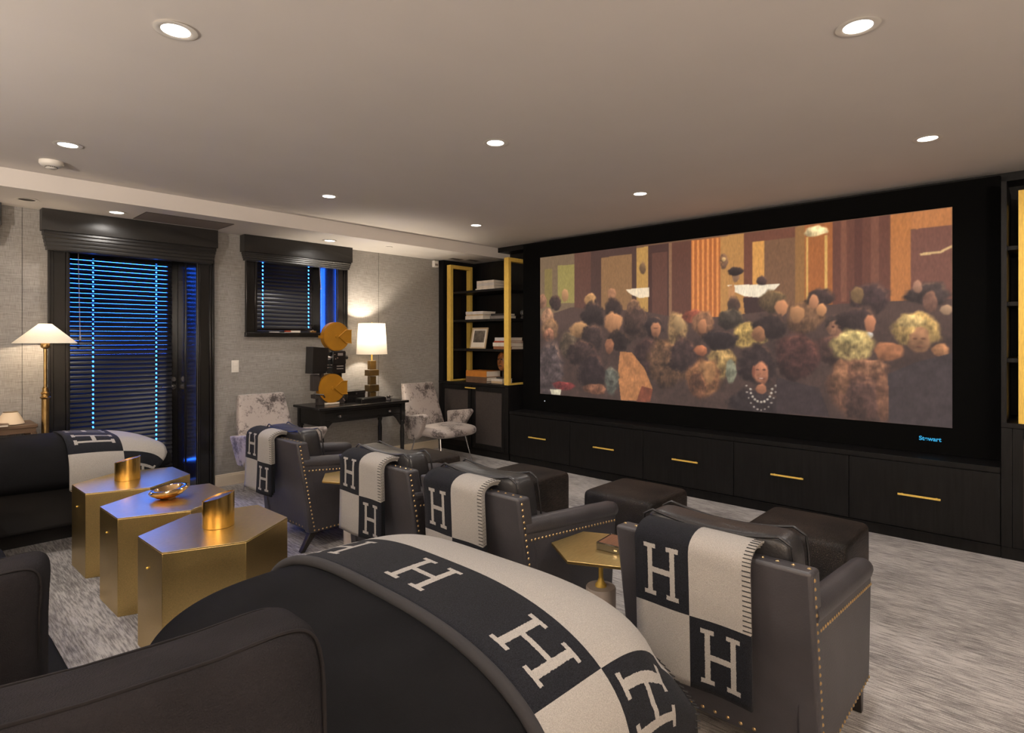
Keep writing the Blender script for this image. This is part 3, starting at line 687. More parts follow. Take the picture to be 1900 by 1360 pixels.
me.polygons.add(nf); me.polygons.foreach_set('loop_start', (np.arange(nf)*4).astype(np.int32)); me.polygons.foreach_set('loop_total', np.full(nf, 4, np.int32))
ca = me.color_attributes.new('film', 'FLOAT_COLOR', 'POINT'); ca.data.foreach_set('color', np.concatenate([linimg, np.ones((FH, FW, 1))], -1).reshape(-1).astype(np.float32))
me.update(); me.validate()
m = bpy.data.materials.new('projected_picture'); m.use_nodes = True; nt = m.node_tree; nt.nodes.clear()
o_ = nt.nodes.new('ShaderNodeOutputMaterial'); em = nt.nodes.new('ShaderNodeEmission'); em.inputs[1].default_value = 0.95; df = nt.nodes.new('ShaderNodeBsdfDiffuse'); df.inputs[0].default_value = (0.055, 0.05, 0.055, 1); ad = nt.nodes.new('ShaderNodeAddShader')
at = nt.nodes.new('ShaderNodeAttribute'); at.attribute_name = 'film'; nt.links.new(at.outputs['Color'], em.inputs[0]); nt.links.new(em.outputs[0], ad.inputs[0]); nt.links.new(df.outputs[0], ad.inputs[1]); nt.links.new(ad.outputs[0], o_.inputs[0])
me.materials.append(m); link('picture', me, t)
# back board behind the picture
B().box(0.010, 0.06, SY_R-2.72, SY_L-2.72, SZ0-zz, SZ1-zz).build('back_board', 'velvet_black', t)
B().tube([(-0.001, 4.675-2.72, 0.768-zz), (-0.004, 4.675-2.72, 0.768-zz)], 0.007, 10).build('pilot_light', 'led_white', t)
fc = bpy.data.curves.new('lettering', 'FONT'); fc.body = 'Stewart'; fc.size = 0.046; fc.extrude = 0.0008; fc.align_x = 'CENTER'; fc.align_y = 'CENTER'; fc.offset = 0.0012
fo = bpy.data.objects.new('tmp', fc); COL.objects.link(fo); bpy.context.view_layer.update()
dg = bpy.context.evaluated_depsgraph_get(); tm = bpy.data.meshes.new_from_object(fo.evaluated_get(dg)); bpy.data.objects.remove(fo)
tm.transform(Matrix.Translation((-0.003, 0.712-2.72, 0.755-zz)) @ Matrix.Rotation(-PI/2, 4, 'Z') @ Matrix.Rotation(PI/2, 4, 'X'))
tm.materials.clear(); tm.materials.append(M['led_blue']); lo = link('lettering', tm, t); lo['label'] = 'glowing blue lettering'
# thin black trim between ceiling and surround
struct(B().box(5.745, 5.99, -1.20, SOFF_Y, 2.735, CEIL).build('trim_2', 'black_wood', bevel=0.002))

# bookcases -------------------------------------------------------
def brass_frame_y(t, y, x0, x1, z0, z1, w=0.048, wy=0.078):
    for xa, xb, za, zb, nm in ((x0, x0+w, z0, z1, 'brass_post'), (x1-w, x1, z0, z1, 'brass_post'), (x0+w, x1-w, z1-w, z1, 'brass_rail'), (x0+w, x1-w, z0, z0+w*0.4, 'brass_rail')):
        B().box(xa, xb, y-wy/2, y+wy/2, za, zb).build(nm, 'brass_frame', t, bevel=0.001)
def bookcase(label, y0, y1, frames, loc_y):
    t = thing('bookcase', label, 'bookcase', (CAB_X, loc_y, 0), 0, 'black bookcases with brass frames')
    a, b_ = y0-loc_y, y1-loc_y
    B().box(0.018, 0.60, a, b_, 0.085, 0.925).build('base_cabinet', 'black_wood', t)
    B().box(0.012, 0.60, a, b_, 0.0, 0.085).build('plinth', 'black_wood', t)
    B().box(-0.004, 0.615, a, b_, 0.925, 0.958).build('counter', 'black_wood', t, bevel=0.002)
    w = (b_-a-0.16)/2
    for f0, f1 in ((a, a+0.06), (b_-0.06, b_)): B().box(0, 0.018, f0, f1, 0.088, 0.923).build('face_frame', 'black_wood', t, bevel=0.001)
    for k in range(2):
        c0 = a+0.062+k*(w+0.036); c1 = c0+w
        dr = B().box(0, 0.018, c0, c0+0.055, 0.092, 0.920).box(0, 0.018, c1-0.055, c1, 0.092, 0.920).box(0, 0.018, c0+0.055, c1-0.055, 0.092, 0.16).box(0, 0.018, c0+0.055, c1-0.055, 0.855, 0.920).build('door', 'black_wood', t, bevel=0.0015)
        B().box(0.008, 0.014, c0+0.054, c1-0.054, 0.159, 0.856).build('grille_panel', 'mesh_cloth', dr)
    mid = (a+b_)/2
    B().box(-0.030, -0.020, mid-0.10, mid+0.10, 0.884, 0.898).box(-0.0205, 0.002, mid-0.08, mid-0.07, 0.886, 0.896).box(-0.0205, 0.002, mid+0.07, mid+0.08, 0.886, 0.896).build('handle', 'brass_frame', t, bevel=0.001)
    B().box(0.60, 0.625, a, b_, 0.925, 2.66).build('back_panel', 'black_wood', t)
    for z in (1.40, 1.80, 2.195): B().box(0.055, 0.60, a+0.012, b_-0.012, z-0.018, z+0.012).build('shelf', 'black_wood', t, bevel=0.0015)
    for fy, dep in frames: brass_frame_y(t, fy-loc_y, 0.006, dep, 0.9585, 2.583)
    return t
LB = bookcase('tall black bookcase with brass frames, full of books, left of the screen', 5.043, 6.398, ((5.083, 0.425), (6.19, 0.425)), 5.72)
B().box(0.0, 0.60, 6.30-5.72, 6.398-5.72, 0.9585, 2.66).build('side_panel', 'black_wood', LB)
RB = bookcase('black bookcase with a brass frame at the right edge of the view', -1.20, 0.266, ((0.135, 0.425), (-1.05, 0.425)), -0.45)
B().box(0.0, 0.60, 0.236+0.45, 0.266+0.45, 0.9585, 2.66).build('side_panel', 'black_wood', RB)
# things on the left bookcase: x grows towards the wall, y to the left
def book(label, x, y, z, dx, dy, h, cover, rz=0.0, group='books lying on the bookcase shelves'):
    t = thing('book', label, 'book', (x, y, z), rz, group)
    B().box(-dx/2, dx/2, -dy/2, dy/2, 0, 0.003).box(-dx/2, dx/2, -dy/2, dy/2, h-0.003, h).box(-dx/2, -dx/2+0.003, -dy/2, dy/2, 0.003, h-0.003).build('cover', 'book_'+cover, t)
    B().box(-dx/2+0.0035, dx/2-0.006, -dy/2+0.005, dy/2-0.005, 0.0035, h-0.0035).build('pages', 'paper', t)
    return t
def stack(x, y, z, items):
    for lab, dx, dy, h, c, r in items: book(lab, x, y, z+0.0008, dx, dy, h-0.001, c, r); z += h
stack(5.62, 5.60, 2.207, [('wide white book at the bottom of the top shelf stack', 0.26, 0.36, 0.022, 'white', 0.02), ('white book second from the bottom on the top shelf', 0.24, 0.33, 0.036, 'white', 0.0),
   ('white book second from the top on the top shelf', 0.24, 0.33, 0.036, 'pale', 0.01), ('pale book on top of the top shelf stack', 0.24, 0.33, 0.034, 'white', 0.0)])
stack(5.58, 5.77, 1.812, [('thick cream book at the bottom of the second shelf stack', 0.25, 0.35, 0.050, 'white', 0.0), ('slim tan book in the middle of the second shelf stack', 0.24, 0.33, 0.020, 'tan', 0.02), ('patterned white book topping the second shelf stack', 0.25, 0.34, 0.040, 'pale', -0.01)])
stack(5.66, 5.42, 1.812, [('low grey book on the second shelf behind the cream stack', 0.22, 0.28, 0.045, 'grey', 0.0), ('dark book lying on the grey book on the second shelf', 0.20, 0.26, 0.030, 'black', 0.0)])
stack(5.60, 5.26, 1.412, [('rust brown book at the bottom of the stack beside the framed photo', 0.24, 0.33, 0.038, 'rust', 0.0), ('thick cream book in the stack beside the framed photo', 0.25, 0.34, 0.050, 'white', 0.02),
   ('red and tan book in the stack beside the framed photo', 0.24, 0.31, 0.022, 'red', 0.0), ('pale grey book on top of the stack beside the framed photo', 0.23, 0.29, 0.044, 'pale', -0.02)])
stack(5.56, 5.70, 0.9585, [('brown book at the bottom of the stack on the bookcase counter', 0.27, 0.40, 0.022, 'brown', 0.0), ('grey brown book in the middle of the stack on the bookcase counter', 0.27, 0.40, 0.058, 'brown', 0.01), ('orange book topping the stack on the bookcase counter', 0.27, 0.40, 0.080, 'orange', 0.0)])
stack(5.60, 5.385, 0.9585, [('tan book lying under the carved mask', 0.20, 0.20, 0.030, 'tan', 0.0), ('cream book lying on the tan book under the carved mask', 0.20, 0.20, 0.030, 'white', 0.0)])
t = thing('picture_frame', 'pale framed black and white photograph leaning on the third shelf', 'picture frame', (5.475, 5.72, 1.4155), 0)
tilt = Matrix.Rotation(math.radians(12), 4, 'Y')
def tb(b_): b_.v = [tuple(tilt @ Vector(p)) for p in b_.v]; return b_
W_, H_ = 0.150, 0.29
tb(B().box(-0.012, 0.004, -W_, -W_+0.018, 0, H_).box(-0.012, 0.004, W_-0.018, W_, 0, H_).box(-0.012, 0.004, -W_+0.018, W_-0.018, 0, 0.018).box(-0.012, 0.004, -W_+0.018, W_-0.018, H_-0.018, H_)).build('frame', 'book_tan', t)
tb(B().box(-0.006, -0.003, -W_+0.018, W_-0.018, 0.018, H_-0.018)).build('mount', 'paper', t)
tb(B().box(-0.0065, -0.006, -0.105, 0.105, 0.085, 0.25)).build('photo', 'photo_print', t)
t = thing('carved_mask', 'carved brown wooden mask on a black stand behind the brass post', 'mask', (5.62, 5.40, 1.020))
B().box(-0.05, 0.05, -0.06, 0.06, 0, 0.015).tube([(0.02, 0, 0.015), (0.02, 0, 0.16)], 0.009, 8).build('stand', 'cap_dark', t)
mk, nu, nv = superq(0.045, 0.075, 0.125, 0.9, 0.9, (0.0, 0.0, 0.225), nu=28, nv=18)
B().surf(mk, nu, nv, True).build('face', 'mask_wood', t, smooth=60)
B().tube([(-0.046, 0, 0.27), (-0.060, 0, 0.22), (-0.044, 0, 0.20)], [0.006, 0.014, 0.009], 8).build('nose', 'mask_wood', t, smooth=60)
for s_ in (-1, 1): B().tube([(-0.036, s_*0.045, 0.255), (-0.044, s_*0.018, 0.255)], 0.008, 8).build('eye', 'cap_dark', t)
B().tube([(-0.036, -0.03, 0.165), (-0.044, 0, 0.170), (-0.036, 0.03, 0.165)], 0.007, 8).build('mouth', 'cap_dark', t)
t = thing('crystal_ball', 'small clear crystal ball on a dark foot on the second shelf', 'ornament', (5.72, 5.12, 1.8145))
B().lathe([(0.030, 0), (0.030, 0.012), (0.014, 0.03), (0.020, 0.045)], 18).build('foot', 'cap_dark', t, smooth=40)
fn, nu, nv = superq(0.035, 0.035, 0.035, 1, 1, (0, 0, 0.078), nu=24, nv=14); B().surf(fn, nu, nv, True).build('ball', 'crystal', t, smooth=80)
# ================================================================ WOOL THROWS
def throw_mesh(name, svals, rvals, pfn, cell, parent, thick=0.010):
    nu, nv = len(svals), len(rvals)
    verts = [pfn(s, r) for r in rvals for s in svals]; faces = []; uvs = []; dark = []
    for j in range(nv-1):
        for i in range(nu-1):
            faces.append((j*nu+i, j*nu+i+1, (j+1)*nu+i+1, (j+1)*nu+i))
            dk, sc, rc, hs, hr = cell((svals[i]+svals[i+1])/2, (rvals[j]+rvals[j+1])/2); dark.append(dk)
            for a, b_ in ((i, j), (i+1, j), (i+1, j+1), (i, j+1)): uvs += [(svals[a]-sc)/hs+0.5, (rvals[b_]-rc)/hr+0.5]
    me = bpy.data.meshes.new(name); me.from_pydata(verts, [], faces)
    ul = me.uv_layers.new(name='UVMap'); ul.data.foreach_set('uv', uvs)
    at = me.attributes.new('dark', 'FLOAT', 'FACE'); at.data.foreach_set('value', dark)
    for p in me.polygons: p.use_smooth = True
    me.materials.append(M['throw']); me.update()
    o = link(name, me, parent)
    md = o.modifiers.new('thick', 'SOLIDIFY'); md.thickness = thick; md.offset = 0.0
    return o
def seg(*cuts, step=0.03):
    out = []
    for a, b_ in zip(cuts[:-1], cuts[1:]):
        n = max(1, int(round(abs(b_-a)/step))); out += [a+(b_-a)*k/n for k in range(n)]
    return out+[cuts[-1]]

# ================================================================ CLUB CHAIRS (local x = towards the screen)
CH_X = 1.995; HWID = 0.365
def make_chair():
    t = thing('club_chair', '', 'armchair', (CH_X, 0, 0), 0, 'dark leather club chairs facing the screen')
    B().prism([(0.0, 0.805), (0.118, 0.13), (0.21, 0.13), (0.090, 0.80)], -HWID, HWID, 'y').build('backrest', 'leather', t, bevel=0.014, seg=3)
    for s in (-1, 1):
        y0, y1 = (HWID-0.072, HWID-0.001) if s > 0 else (-HWID+0.001, -HWID+0.072)
        ar = B().prism([(0.10, 0.132), (0.795, 0.132), (0.835, 0.585), (0.055, 0.650)], y0, y1, 'y').build('arm', 'leather', t, bevel=0.010, seg=3)
        yc = (y0+y1)/2
        pts = [(0.055, yc, 0.650), (0.30, yc, 0.628), (0.60, yc, 0.600), (0.80, yc, 0.580), (0.850, yc, 0.573), (0.866, yc, 0.571)]
        B().tube(pts, [0.044, 0.046, 0.047, 0.047, 0.040, 0.022], 16).build('arm_pad', 'leather', ar, smooth=50)
    B().box(0.16, 0.80, -HWID+0.073, HWID-0.073, 0.135, 0.330).build('seat_base', 'leather', t, bevel=0.008)
    c = rbox(0.17, 0.83, -HWID+0.078, HWID-0.078, 0.325, 0.475, 0.28, nu=48, nv=16)
    c.v = [(x, y, z+(0.02*(1-((x-0.5)/0.33)**2)*(1-(y/0.29)**2) if z > 0.41 else 0)) for x, y, z in c.v]
    c.build('seat_cushion', 'leather_seat', t, smooth=60)
    # back cushion: plump, with raised corners and a dip in the middle
    c = rbox(-0.085, 0.085, -0.285, 0.285, 0, 0.44, 0.32, 0.34, nu=56, nv=26); cc = []
    for x, y, z in c.v:
        f = max(0, z/0.44-0.5)*2; z2 = z+f*(0.040*(abs(y)/0.285)**2-0.022)
        cc.append((x*(1+0.12*(1-(y/0.285)**2))+0.225-0.16*z2+0.006*math.sin(9*y+5*z), y, z2+0.435))
    c.v = cc; bc = c.build('back_cushion', 'leather_seat', t, smooth=60)
    for xo in (-0.078, 0.078):
        pts = []
        for k in range(41):
            y = -0.280+0.56*k/40; z = 0.428+0.040*(abs(y)/0.285)**2-0.022-0.035*max(0, abs(y)/0.28-0.86)/0.14; pts.append((0.225+xo-0.16*z, y, z+0.435+0.004))
        for end in (0, -1):
            y = pts[end][1]; ext = [(0.225+xo-0.16*z, y*1.012, z+0.435) for z in (0.36, 0.26, 0.15, 0.06)]
            pts = list(reversed(ext))+pts if end == 0 else pts+ext
        B().tube(pts, 0.005, 6).build('piping', 'leather_seat', bc, smooth=60)
    for s in (-1, 1):
        B().prism([(0.735, 0.134), (0.790, 0.134), (0.778, 0.0), (0.750, 0.0)], s*0.325-0.02, s*0.325+0.02, 'y').build('leg', 'dark_leg', t, bevel=0.003)
        B().prism([(0.118, 0.134), (0.185, 0.134), (0.120, 0.06), (0.075, 0.0), (0.045, 0.0), (0.078, 0.06)], s*0.325-0.022, s*0.325+0.022, 'y').build('leg', 'dark_leg', t, bevel=0.003)
    # brass nail trim
    nb = B()
    def nail(p, n, r=0.0072):
        n = Vector(n).normalized(); a = n.orthogonal().normalized(); c = n.cross(a); p = Vector(p)
        vv = [p+(a*math.cos(2*PI*k/8)+c*math.sin(2*PI*k/8))*r for k in range(8)]+[p+(a*math.cos(2*PI*k/8)+c*math.sin(2*PI*k/8))*r*0.6+n*r*0.45 for k in range(8)]+[p+n*r*0.62]
        nb.add(vv, [(k, (k+1) % 8, 8+(k+1) % 8, 8+k) for k in range(8)]+[(8+k, 8+(k+1) % 8, 16) for k in range(8)])
    def row(p0, p1, n, sp):
        d = (Vector(p1)-Vector(p0)); k = int(d.length/sp)
        for i in range(k+1): nail(Vector(p0)+d*i/k, n)
    row((0.045, -HWID+0.02, 0.8035), (0.045, HWID-0.02, 0.8035), (0.05, 0, 1), 0.046)
    row((0.112, -HWID+0.03, 0.158), (0.112, HWID-0.03, 0.158), (-1, 0, -0.17), 0.046)
    for s in (-1, 1):
        row((0.030, s*HWID, 0.775), (0.142, s*HWID, 0.15), (0, s, 0), 0.030)
        row((0.10, s*(HWID-0.001), 0.590), (0.815, s*(HWID-0.001), 0.522), (0, s, 0), 0.0275)
        row((0.175, s*(HWID-0.001), 0.146), (0.785, s*(HWID-0.001), 0.146), (0, s, 0), 0.032)
    o = nb.build('nailhead_trim', 'nail', t, smooth=60); o['kind'] = 'stuff'; o['label'] = 'brass nailheads along the seams'
    return t
chair_right = (0.558, 1.817, 2.662, 3.952)
chair_lab = ('dark leather club chair nearest the camera, at the right', 'dark leather club chair second from the camera, beside the brass side table',
             'dark leather club chair third from the camera, in the middle of the row', 'dark leather club chair at the far end of the row, by the velvet chair')
chair0 = make_chair()
for i, yr in enumerate(chair_right):
    c = chair0 if i == 0 else copy_tree(chair0)
    c.location = (CH_X, yr+HWID, 0); c['label'] = chair_lab[i]

def chair_throw(label, yc, y0, y1, zmid, zbot, skew=0.0):
    """folded throw over a chair back: three layers, the outer one lettered"""
    t = thing('throw_blanket', label, 'throw blanket', (CH_X, yc, zbot), 0, 'folded lettered throws on the chair backs')
    for k, d in enumerate((0.040, 0.026, 0.012)):
        ya, yb = y0+0.006*k, y1-0.004*k; zb = zbot+0.012*k; R = 0.052
        cx, cz = 0.045, 0.792
        L1 = cz-zb; La = PI*(R+d); L2 = 0.055
        def pfn(s, r, d=d, zb=zb, L1=L1, La=La, ya=ya, yb=yb):
            # r: length along the path from the hanging hem
            if r <= L1:
                z = zb+r; x = cx-R-d; fl = (1-r/L1)
            elif r <= L1+La:
                a = (r-L1)/(R+d); x = cx-(R+d)*math.cos(a); z = cz+(R+d)*0.62*math.sin(a); fl = 0
            else:
                x = cx+R+d; z = cz-(r-L1-La); fl = 0
            x += fl*(0.030*(1-fl*0.3))+0.005*math.sin(14*s+3)*fl-0.003*math.sin(23*s)*(fl > 0)
            return (x, s+skew*fl*(0.5+0.5*(s-ya)/(yb-ya)), z-zbot)
        ym = (y0+y1)/2; rm = zmid-zb
        sv = seg(ya, ym, yb, step=0.036); rv = seg(0, rm, L1, L1+La, L1+La+L2, step=0.026)
        hs, hr = (yb-ya)/2, zmid-zbot
        def cell(s, r, ym=ym, rm=rm, hs=hs, hr=hr):
            top = r > rm; left = s > ym
            return (1.0 if top == left else 0.0, ym+(hs/2 if left else -hs/2), rm+(hr/2 if top else -hr/2), hs*1.06, hr*1.06)
        throw_mesh('blanket_layer', sv, rv, pfn, cell, t, 0.009)
        st = B()
        n = int((L1+La-rm)/0.017)
        for q in range(n):
            r = rm+0.012+q*0.017; a, b_ = Vector(pfn(ya, r)), Vector(pfn(ya, r+0.003)); dirp = (b_-a).normalized(); nrm = dirp.cross(Vector((0, 1, 0))).normalized()
            if nrm.x > 0 and r < L1: nrm = -nrm
            if r >= L1 and nrm.z < 0: nrm = -nrm
            lng = 0.026 if k == 0 else 0.005
            for o0, o1 in ((nrm*0.0045, nrm*0.0062),):
                p0 = a+o0; vv = []
                for (u, w) in ((-0.003, -0.0016), (lng, -0.0016), (lng, 0.0016), (-0.003, 0.0016)):
                    for oo in (o0, o1): vv.append(a+Vector((0, u, 0))+dirp*w+oo)
                st.add(vv, [(0, 2, 4, 6), (1, 3, 5, 7), (0, 2, 3, 1), (2, 4, 5, 3), (4, 6, 7, 5), (6, 0, 1, 7)])
        so = st.build('edge_stitching', 'stitch', t); so['kind'] = 'stuff'
    return t
lab = ('black and cream lettered throw on the chair nearest the camera', 'black and cream lettered throw on the second club chair from the camera',
       'black and cream lettered throw on the third chair from the camera', 'black and cream lettered throw on the farthest club chair, by the velvet chair')
for i, (a, b_, zm, zb, sk) in enumerate(((0.175, 0.61, 0.562, 0.305, 0.0), (0.19, 0.63, 0.545, 0.29, 0.0), (0.18, 0.62, 0.600, 0.345, 0.05), (0.30, 0.72, 0.610, 0.36, 0.10))):
    chair_throw(lab[i], chair_right[i]+HWID, a-HWID, b_-HWID, zm, zb, sk)

# ottomans -----------------------------------------------------------
ot0 = None
for i, (x, y, la) in enumerate(((3.815, 1.10, 'dark cowhide ottoman nearest the camera, in front of the right chair'), (3.815, 2.28, 'dark cowhide ottoman second from the camera'),
                                (3.66, 3.27, 'dark cowhide ottoman third from the camera'), (3.53, 4.49, 'dark brown cowhide ottoman farthest from the camera, by the desk'))):
    if ot0 is None:
        t = ot0 = thing('ottoman', la, 'ottoman', (x, y, 0), 0, 'cowhide cube ottomans')
        c = rbox(-0.285, 0.285, -0.285, 0.285, 0.050, 0.430, 0.16, 0.13, nu=64, nv=26)
        c.v = [(px_, py_, pz_+(0.012*(1-(px_/0.29)**2)*(1-(py_/0.29)**2) if pz_ > 0.3 else 0)) for px_, py_, pz_ in c.v]
        c.build('hide_cover', 'cowhide', t, smooth=60)
        for sx in (-1, 1):
            for sy in (-1, 1): B().box(sx*0.22-0.02, sx*0.22+0.02, sy*0.22-0.02, sy*0.22+0.02, 0, 0.06).build('leg', 'dark_leg', t)
    else:
        t = copy_tree(ot0); t.location = (x, y, 0); t['label'] = la
# brass side tables between the chairs --------------------------------
st0 = None
for y, la in ((1.553, 'hexagonal brass side table on a marble drum between the two nearest chairs'), (3.67, 'hexagonal brass side table mostly hidden between the two far chairs')):
    if st0 is None:
        t = st0 = thing('side_table', la, 'side table', (2.285, y, 0), 0, 'hexagonal brass side tables')
        hexa = [(0.238*math.cos(math.radians(176-60*k)), 0.238*math.sin(math.radians(176-60*k))) for k in range(6)]
        B().prism(hexa, 0.556, 0.570, 'z').build('table_top', 'brass', t, bevel=0.002)
        B().tube([(0, 0, 0.39), (0, 0, 0.557)], 0.011, 16).lathe([(0.026, 0.390), (0.026, 0.398), (0.016, 0.412), (0.011, 0.430)], 20).build('stem', 'brass_frame', t, smooth=50)
        B().lathe([(0.066, 0), (0.070, 0.004), (0.070, 0.384), (0.066, 0.390)], 36).build('marble_drum', 'marble', t, smooth=40)
    else:
        t = copy_tree(st0); t.location = (2.285, y, 0); t['label'] = la
t = thing('wooden_box', 'small dark box with a striped wooden lid on the brass side table', 'box', (2.335, 1.505, 0.5705), math.radians(6))
B().box(-0.075, 0.075, -0.06, 0.06, 0, 0.030).box(-0.075, -0.069, -0.06, 0.06, 0.03, 0.034).box(0.069, 0.075, -0.06, 0.06, 0.03, 0.034).box(-0.069, 0.069, -0.06, -0.054, 0.03, 0.034).box(-0.069, 0.069, 0.054, 0.06, 0.03, 0.034).build('case', 'black_lacquer', t, bevel=0.001)
B().box(-0.0685, 0.0685, -0.0535, 0.0535, 0.0302, 0.0325).build('lid', 'wood_box', t); B().box(-0.0757, -0.075, -0.045, -0.030, 0.010, 0.016).build('catch', 'chrome', t)

# brass drum tables ---------------------------------------------------
HEX = [(-0.33, 0.125), (-0.32, -0.222), (0.013, -0.352), (0.334, -0.128), (0.327, 0.24), (-0.02, 0.335)]
bt0 = None
for y, la in ((3.27, 'faceted brass drum table nearest the camera, holding a brass pot'), (4.035, 'middle faceted brass drum table, holding the brass bowl'), (4.80, 'faceted brass drum table by the sofa arm, farthest from the camera')):
    if bt0 is None:
        t = bt0 = thing('brass_drum_table', la, 'side table', (1.20, y, 0), 0, 'faceted brass drum tables')
        B().prism(HEX, 0.0, 0.544, 'z').build('drum', 'brass', t, bevel=0.002)
        B().prism([(a*0.999, b_*0.999) for a, b_ in HEX], 0.5445, 0.550, 'z').build('table_top', 'brass', t, bevel=0.001)
        fn, nu, nv = superq(0.006, 0.006, 0.006, 1, 1, (-0.329, -0.03, 0.43), nu=10, nv=6); B().surf(fn, nu, nv, True).build('rivet', 'brass_frame', t, smooth=60)
    else:
        t = copy_tree(bt0); t.location = (1.20, y, 0); t['label'] = la
def pot(label, x, y, r, z0, z1, rz):
    t = thing('brass_pot', label, 'pot', (x, y, 0.5505), rz, 'slant-topped brass pots')
    def wall(rr, dz): return lambda u, v: (rr*math.cos(2*PI*u), rr*math.sin(2*PI*u), 0.001+v*((z0+z1)/2+(z1-z0)/2*math.cos(2*PI*u)-dz))
    n = 44
    b_ = B().surf(wall(r, 0.0), n, 2, True).surf(wall(r-0.004, 0.0), n, 2, True)
    b_.add([(rr*math.cos(2*PI*k/n), rr*math.sin(2*PI*k/n), 0.001+(z0+z1)/2+(z1-z0)/2*math.cos(2*PI*k/n)) for rr in (r, r-0.004) for k in range(n)], [(k, (k+1) % n, n+(k+1) % n, n+k) for k in range(n)])
    b_.add([(r*math.cos(2*PI*k/n), r*math.sin(2*PI*k/n), 0.0005) for k in range(n)], [tuple(range(n))])
    b_.build('body', 'brass_pot', t, smooth=40)
    b2 = B().add([((r-0.0045)*math.cos(2*PI*k/n), (r-0.0045)*math.sin(2*PI*k/n), -0.004+(z0+z1)/2+(z1-z0)/2*math.cos(2*PI*k/n)) for k in range(n)], [tuple(range(n))])
    b2.build('slanted_lid', 'brass_pot', t)
    return t
pot('slant-topped brass pot on the drum table nearest the camera', 1.215, 3.275, 0.078, 0.135, 0.178, math.radians(-35))
pot('slant-topped brass pot on the farthest drum table', 1.175, 4.83, 0.078, 0.120, 0.160, math.radians(-35))
t = thing('brass_bowl', 'shallow polished brass bowl on the middle drum table', 'bowl', (1.215, 4.07, 0.552))
bw = B().lathe([(0.034, 0.001), (0.070, 0.016), (0.098, 0.040), (0.103, 0.052), (0.096, 0.060), (0.078, 0.062), (0.074, 0.058), (0.060, 0.030), (0.030, 0.014), (0.001, 0.012)], 40, cap=False)
bw.v = [(x*(1+0.10*math.cos(2*math.atan2(y, x))), y, z+0.012*x/0.1) for x, y, z in bw.v]
bw.build('bowl', 'brass_polished', t, smooth=50); B().lathe([(0.036, 0.0), (0.036, 0.004), (0.030, 0.008)], 24).build('foot', 'brass_polished', t, smooth=40)

# ================================================================ SECTIONAL SOFA
sofa = thing('sectional_sofa', 'large black U-shaped sectional sofa with rounded arms, in the foreground and at the left', 'sofa', (0, 3.4, 0))
OY = 3.4
NA = dict(cx=1.023, cy=1.42-OY, a=0.585, b=0.671, z0=0.505, c=0.330, e1=0.733, e2=0.475)
FA = dict(cx=0.50, cy=5.58-OY, a=1.13, b=0.40, z0=0.55, c=0.275, e1=0.85, e2=0.35)
fn, nu, nv = superq(NA['a'], NA['b'], NA['c'], NA['e1'], NA['e2'], (NA['cx'], NA['cy'], NA['z0']), 0.0, PI/2, 96, 36)
na = B().surf(fn, nu, nv, True)
na.surf(lambda u, v: (NA['cx']+(NA['a']-0.02*(1-v))*sgn(math.cos(2*PI*u), NA['e2']), NA['cy']+(NA['b']-0.02*(1-v))*sgn(math.sin(2*PI*u), NA['e2']), 0.10+v*(NA['z0']-0.10)), 96, 6, True)
na.build('arm', 'sofa', sofa, smooth=60)
B().surf(lambda u, v: (NA['cx']+(NA['a']-0.05)*sgn(math.cos(2*PI*u), NA['e2']), NA['cy']+(NA['b']-0.05)*sgn(math.sin(2*PI*u), NA['e2']), 0.001+v*0.11), 64, 2, True).build('plinth', 'sofa_base', sofa)
fn, nu, nv = superq(FA['a'], FA['b'], FA['c'], FA['e1'], FA['e2'], (FA['cx'], FA['cy'], FA['z0']), -PI/2, PI/2, 96, 40)
fa = B().surf(fn, nu, nv, True)
fa.v = [(x, y+0.010*math.sin(11*x+4*z)*(z < 0.7), (z if z > 0.55 else 0.55+(z-0.55)*0.42)+0.006*math.sin(7*x+9*y)) for x, y, z in fa.v]
fa.build('arm', 'sofa', sofa, smooth=60)
B().box(-0.55, 1.52, 5.50-OY, 5.92-OY, 0.12, 0.52).build('arm_base', 'sofa_base', sofa, bevel=0.03, seg=4)
B().box(-0.50, 1.47, 5.62-OY, 5.90-OY, 0.0005, 0.121).build('plinth', 'sofa_base', sofa)
# seat, base and back of the long run behind
B().box(-0.62, 0.38, 1.6-OY, 5.49-OY, 0.06, 0.285).build('seat_base', 'sofa_base', sofa, bevel=0.01)
B().box(-0.55, 0.32, 1.65-OY, 5.45-OY, 0.0005, 0.0605).build('plinth', 'sofa_base', sofa)
for k in range(3):
    y0 = 1.62-OY+k*1.285; rbox(-0.60, 0.425, y0, y0+1.275, 0.285, 0.455, 0.20, 0.14, nu=56, nv=18).build('seat_cushion', 'sofa', sofa, smooth=60)
rbox(-1.02, -0.60, 0.6-OY, 5.95-OY, 0.02, 0.86, 0.25, 0.12, nu=56, nv=22).build('backrest', 'sofa', sofa, smooth=60)
B().box(-0.62, 0.43, 0.55-OY, 1.60-OY, 0.002, 0.44).build('corner_seat', 'sofa', sofa, bevel=0.05, seg=4)

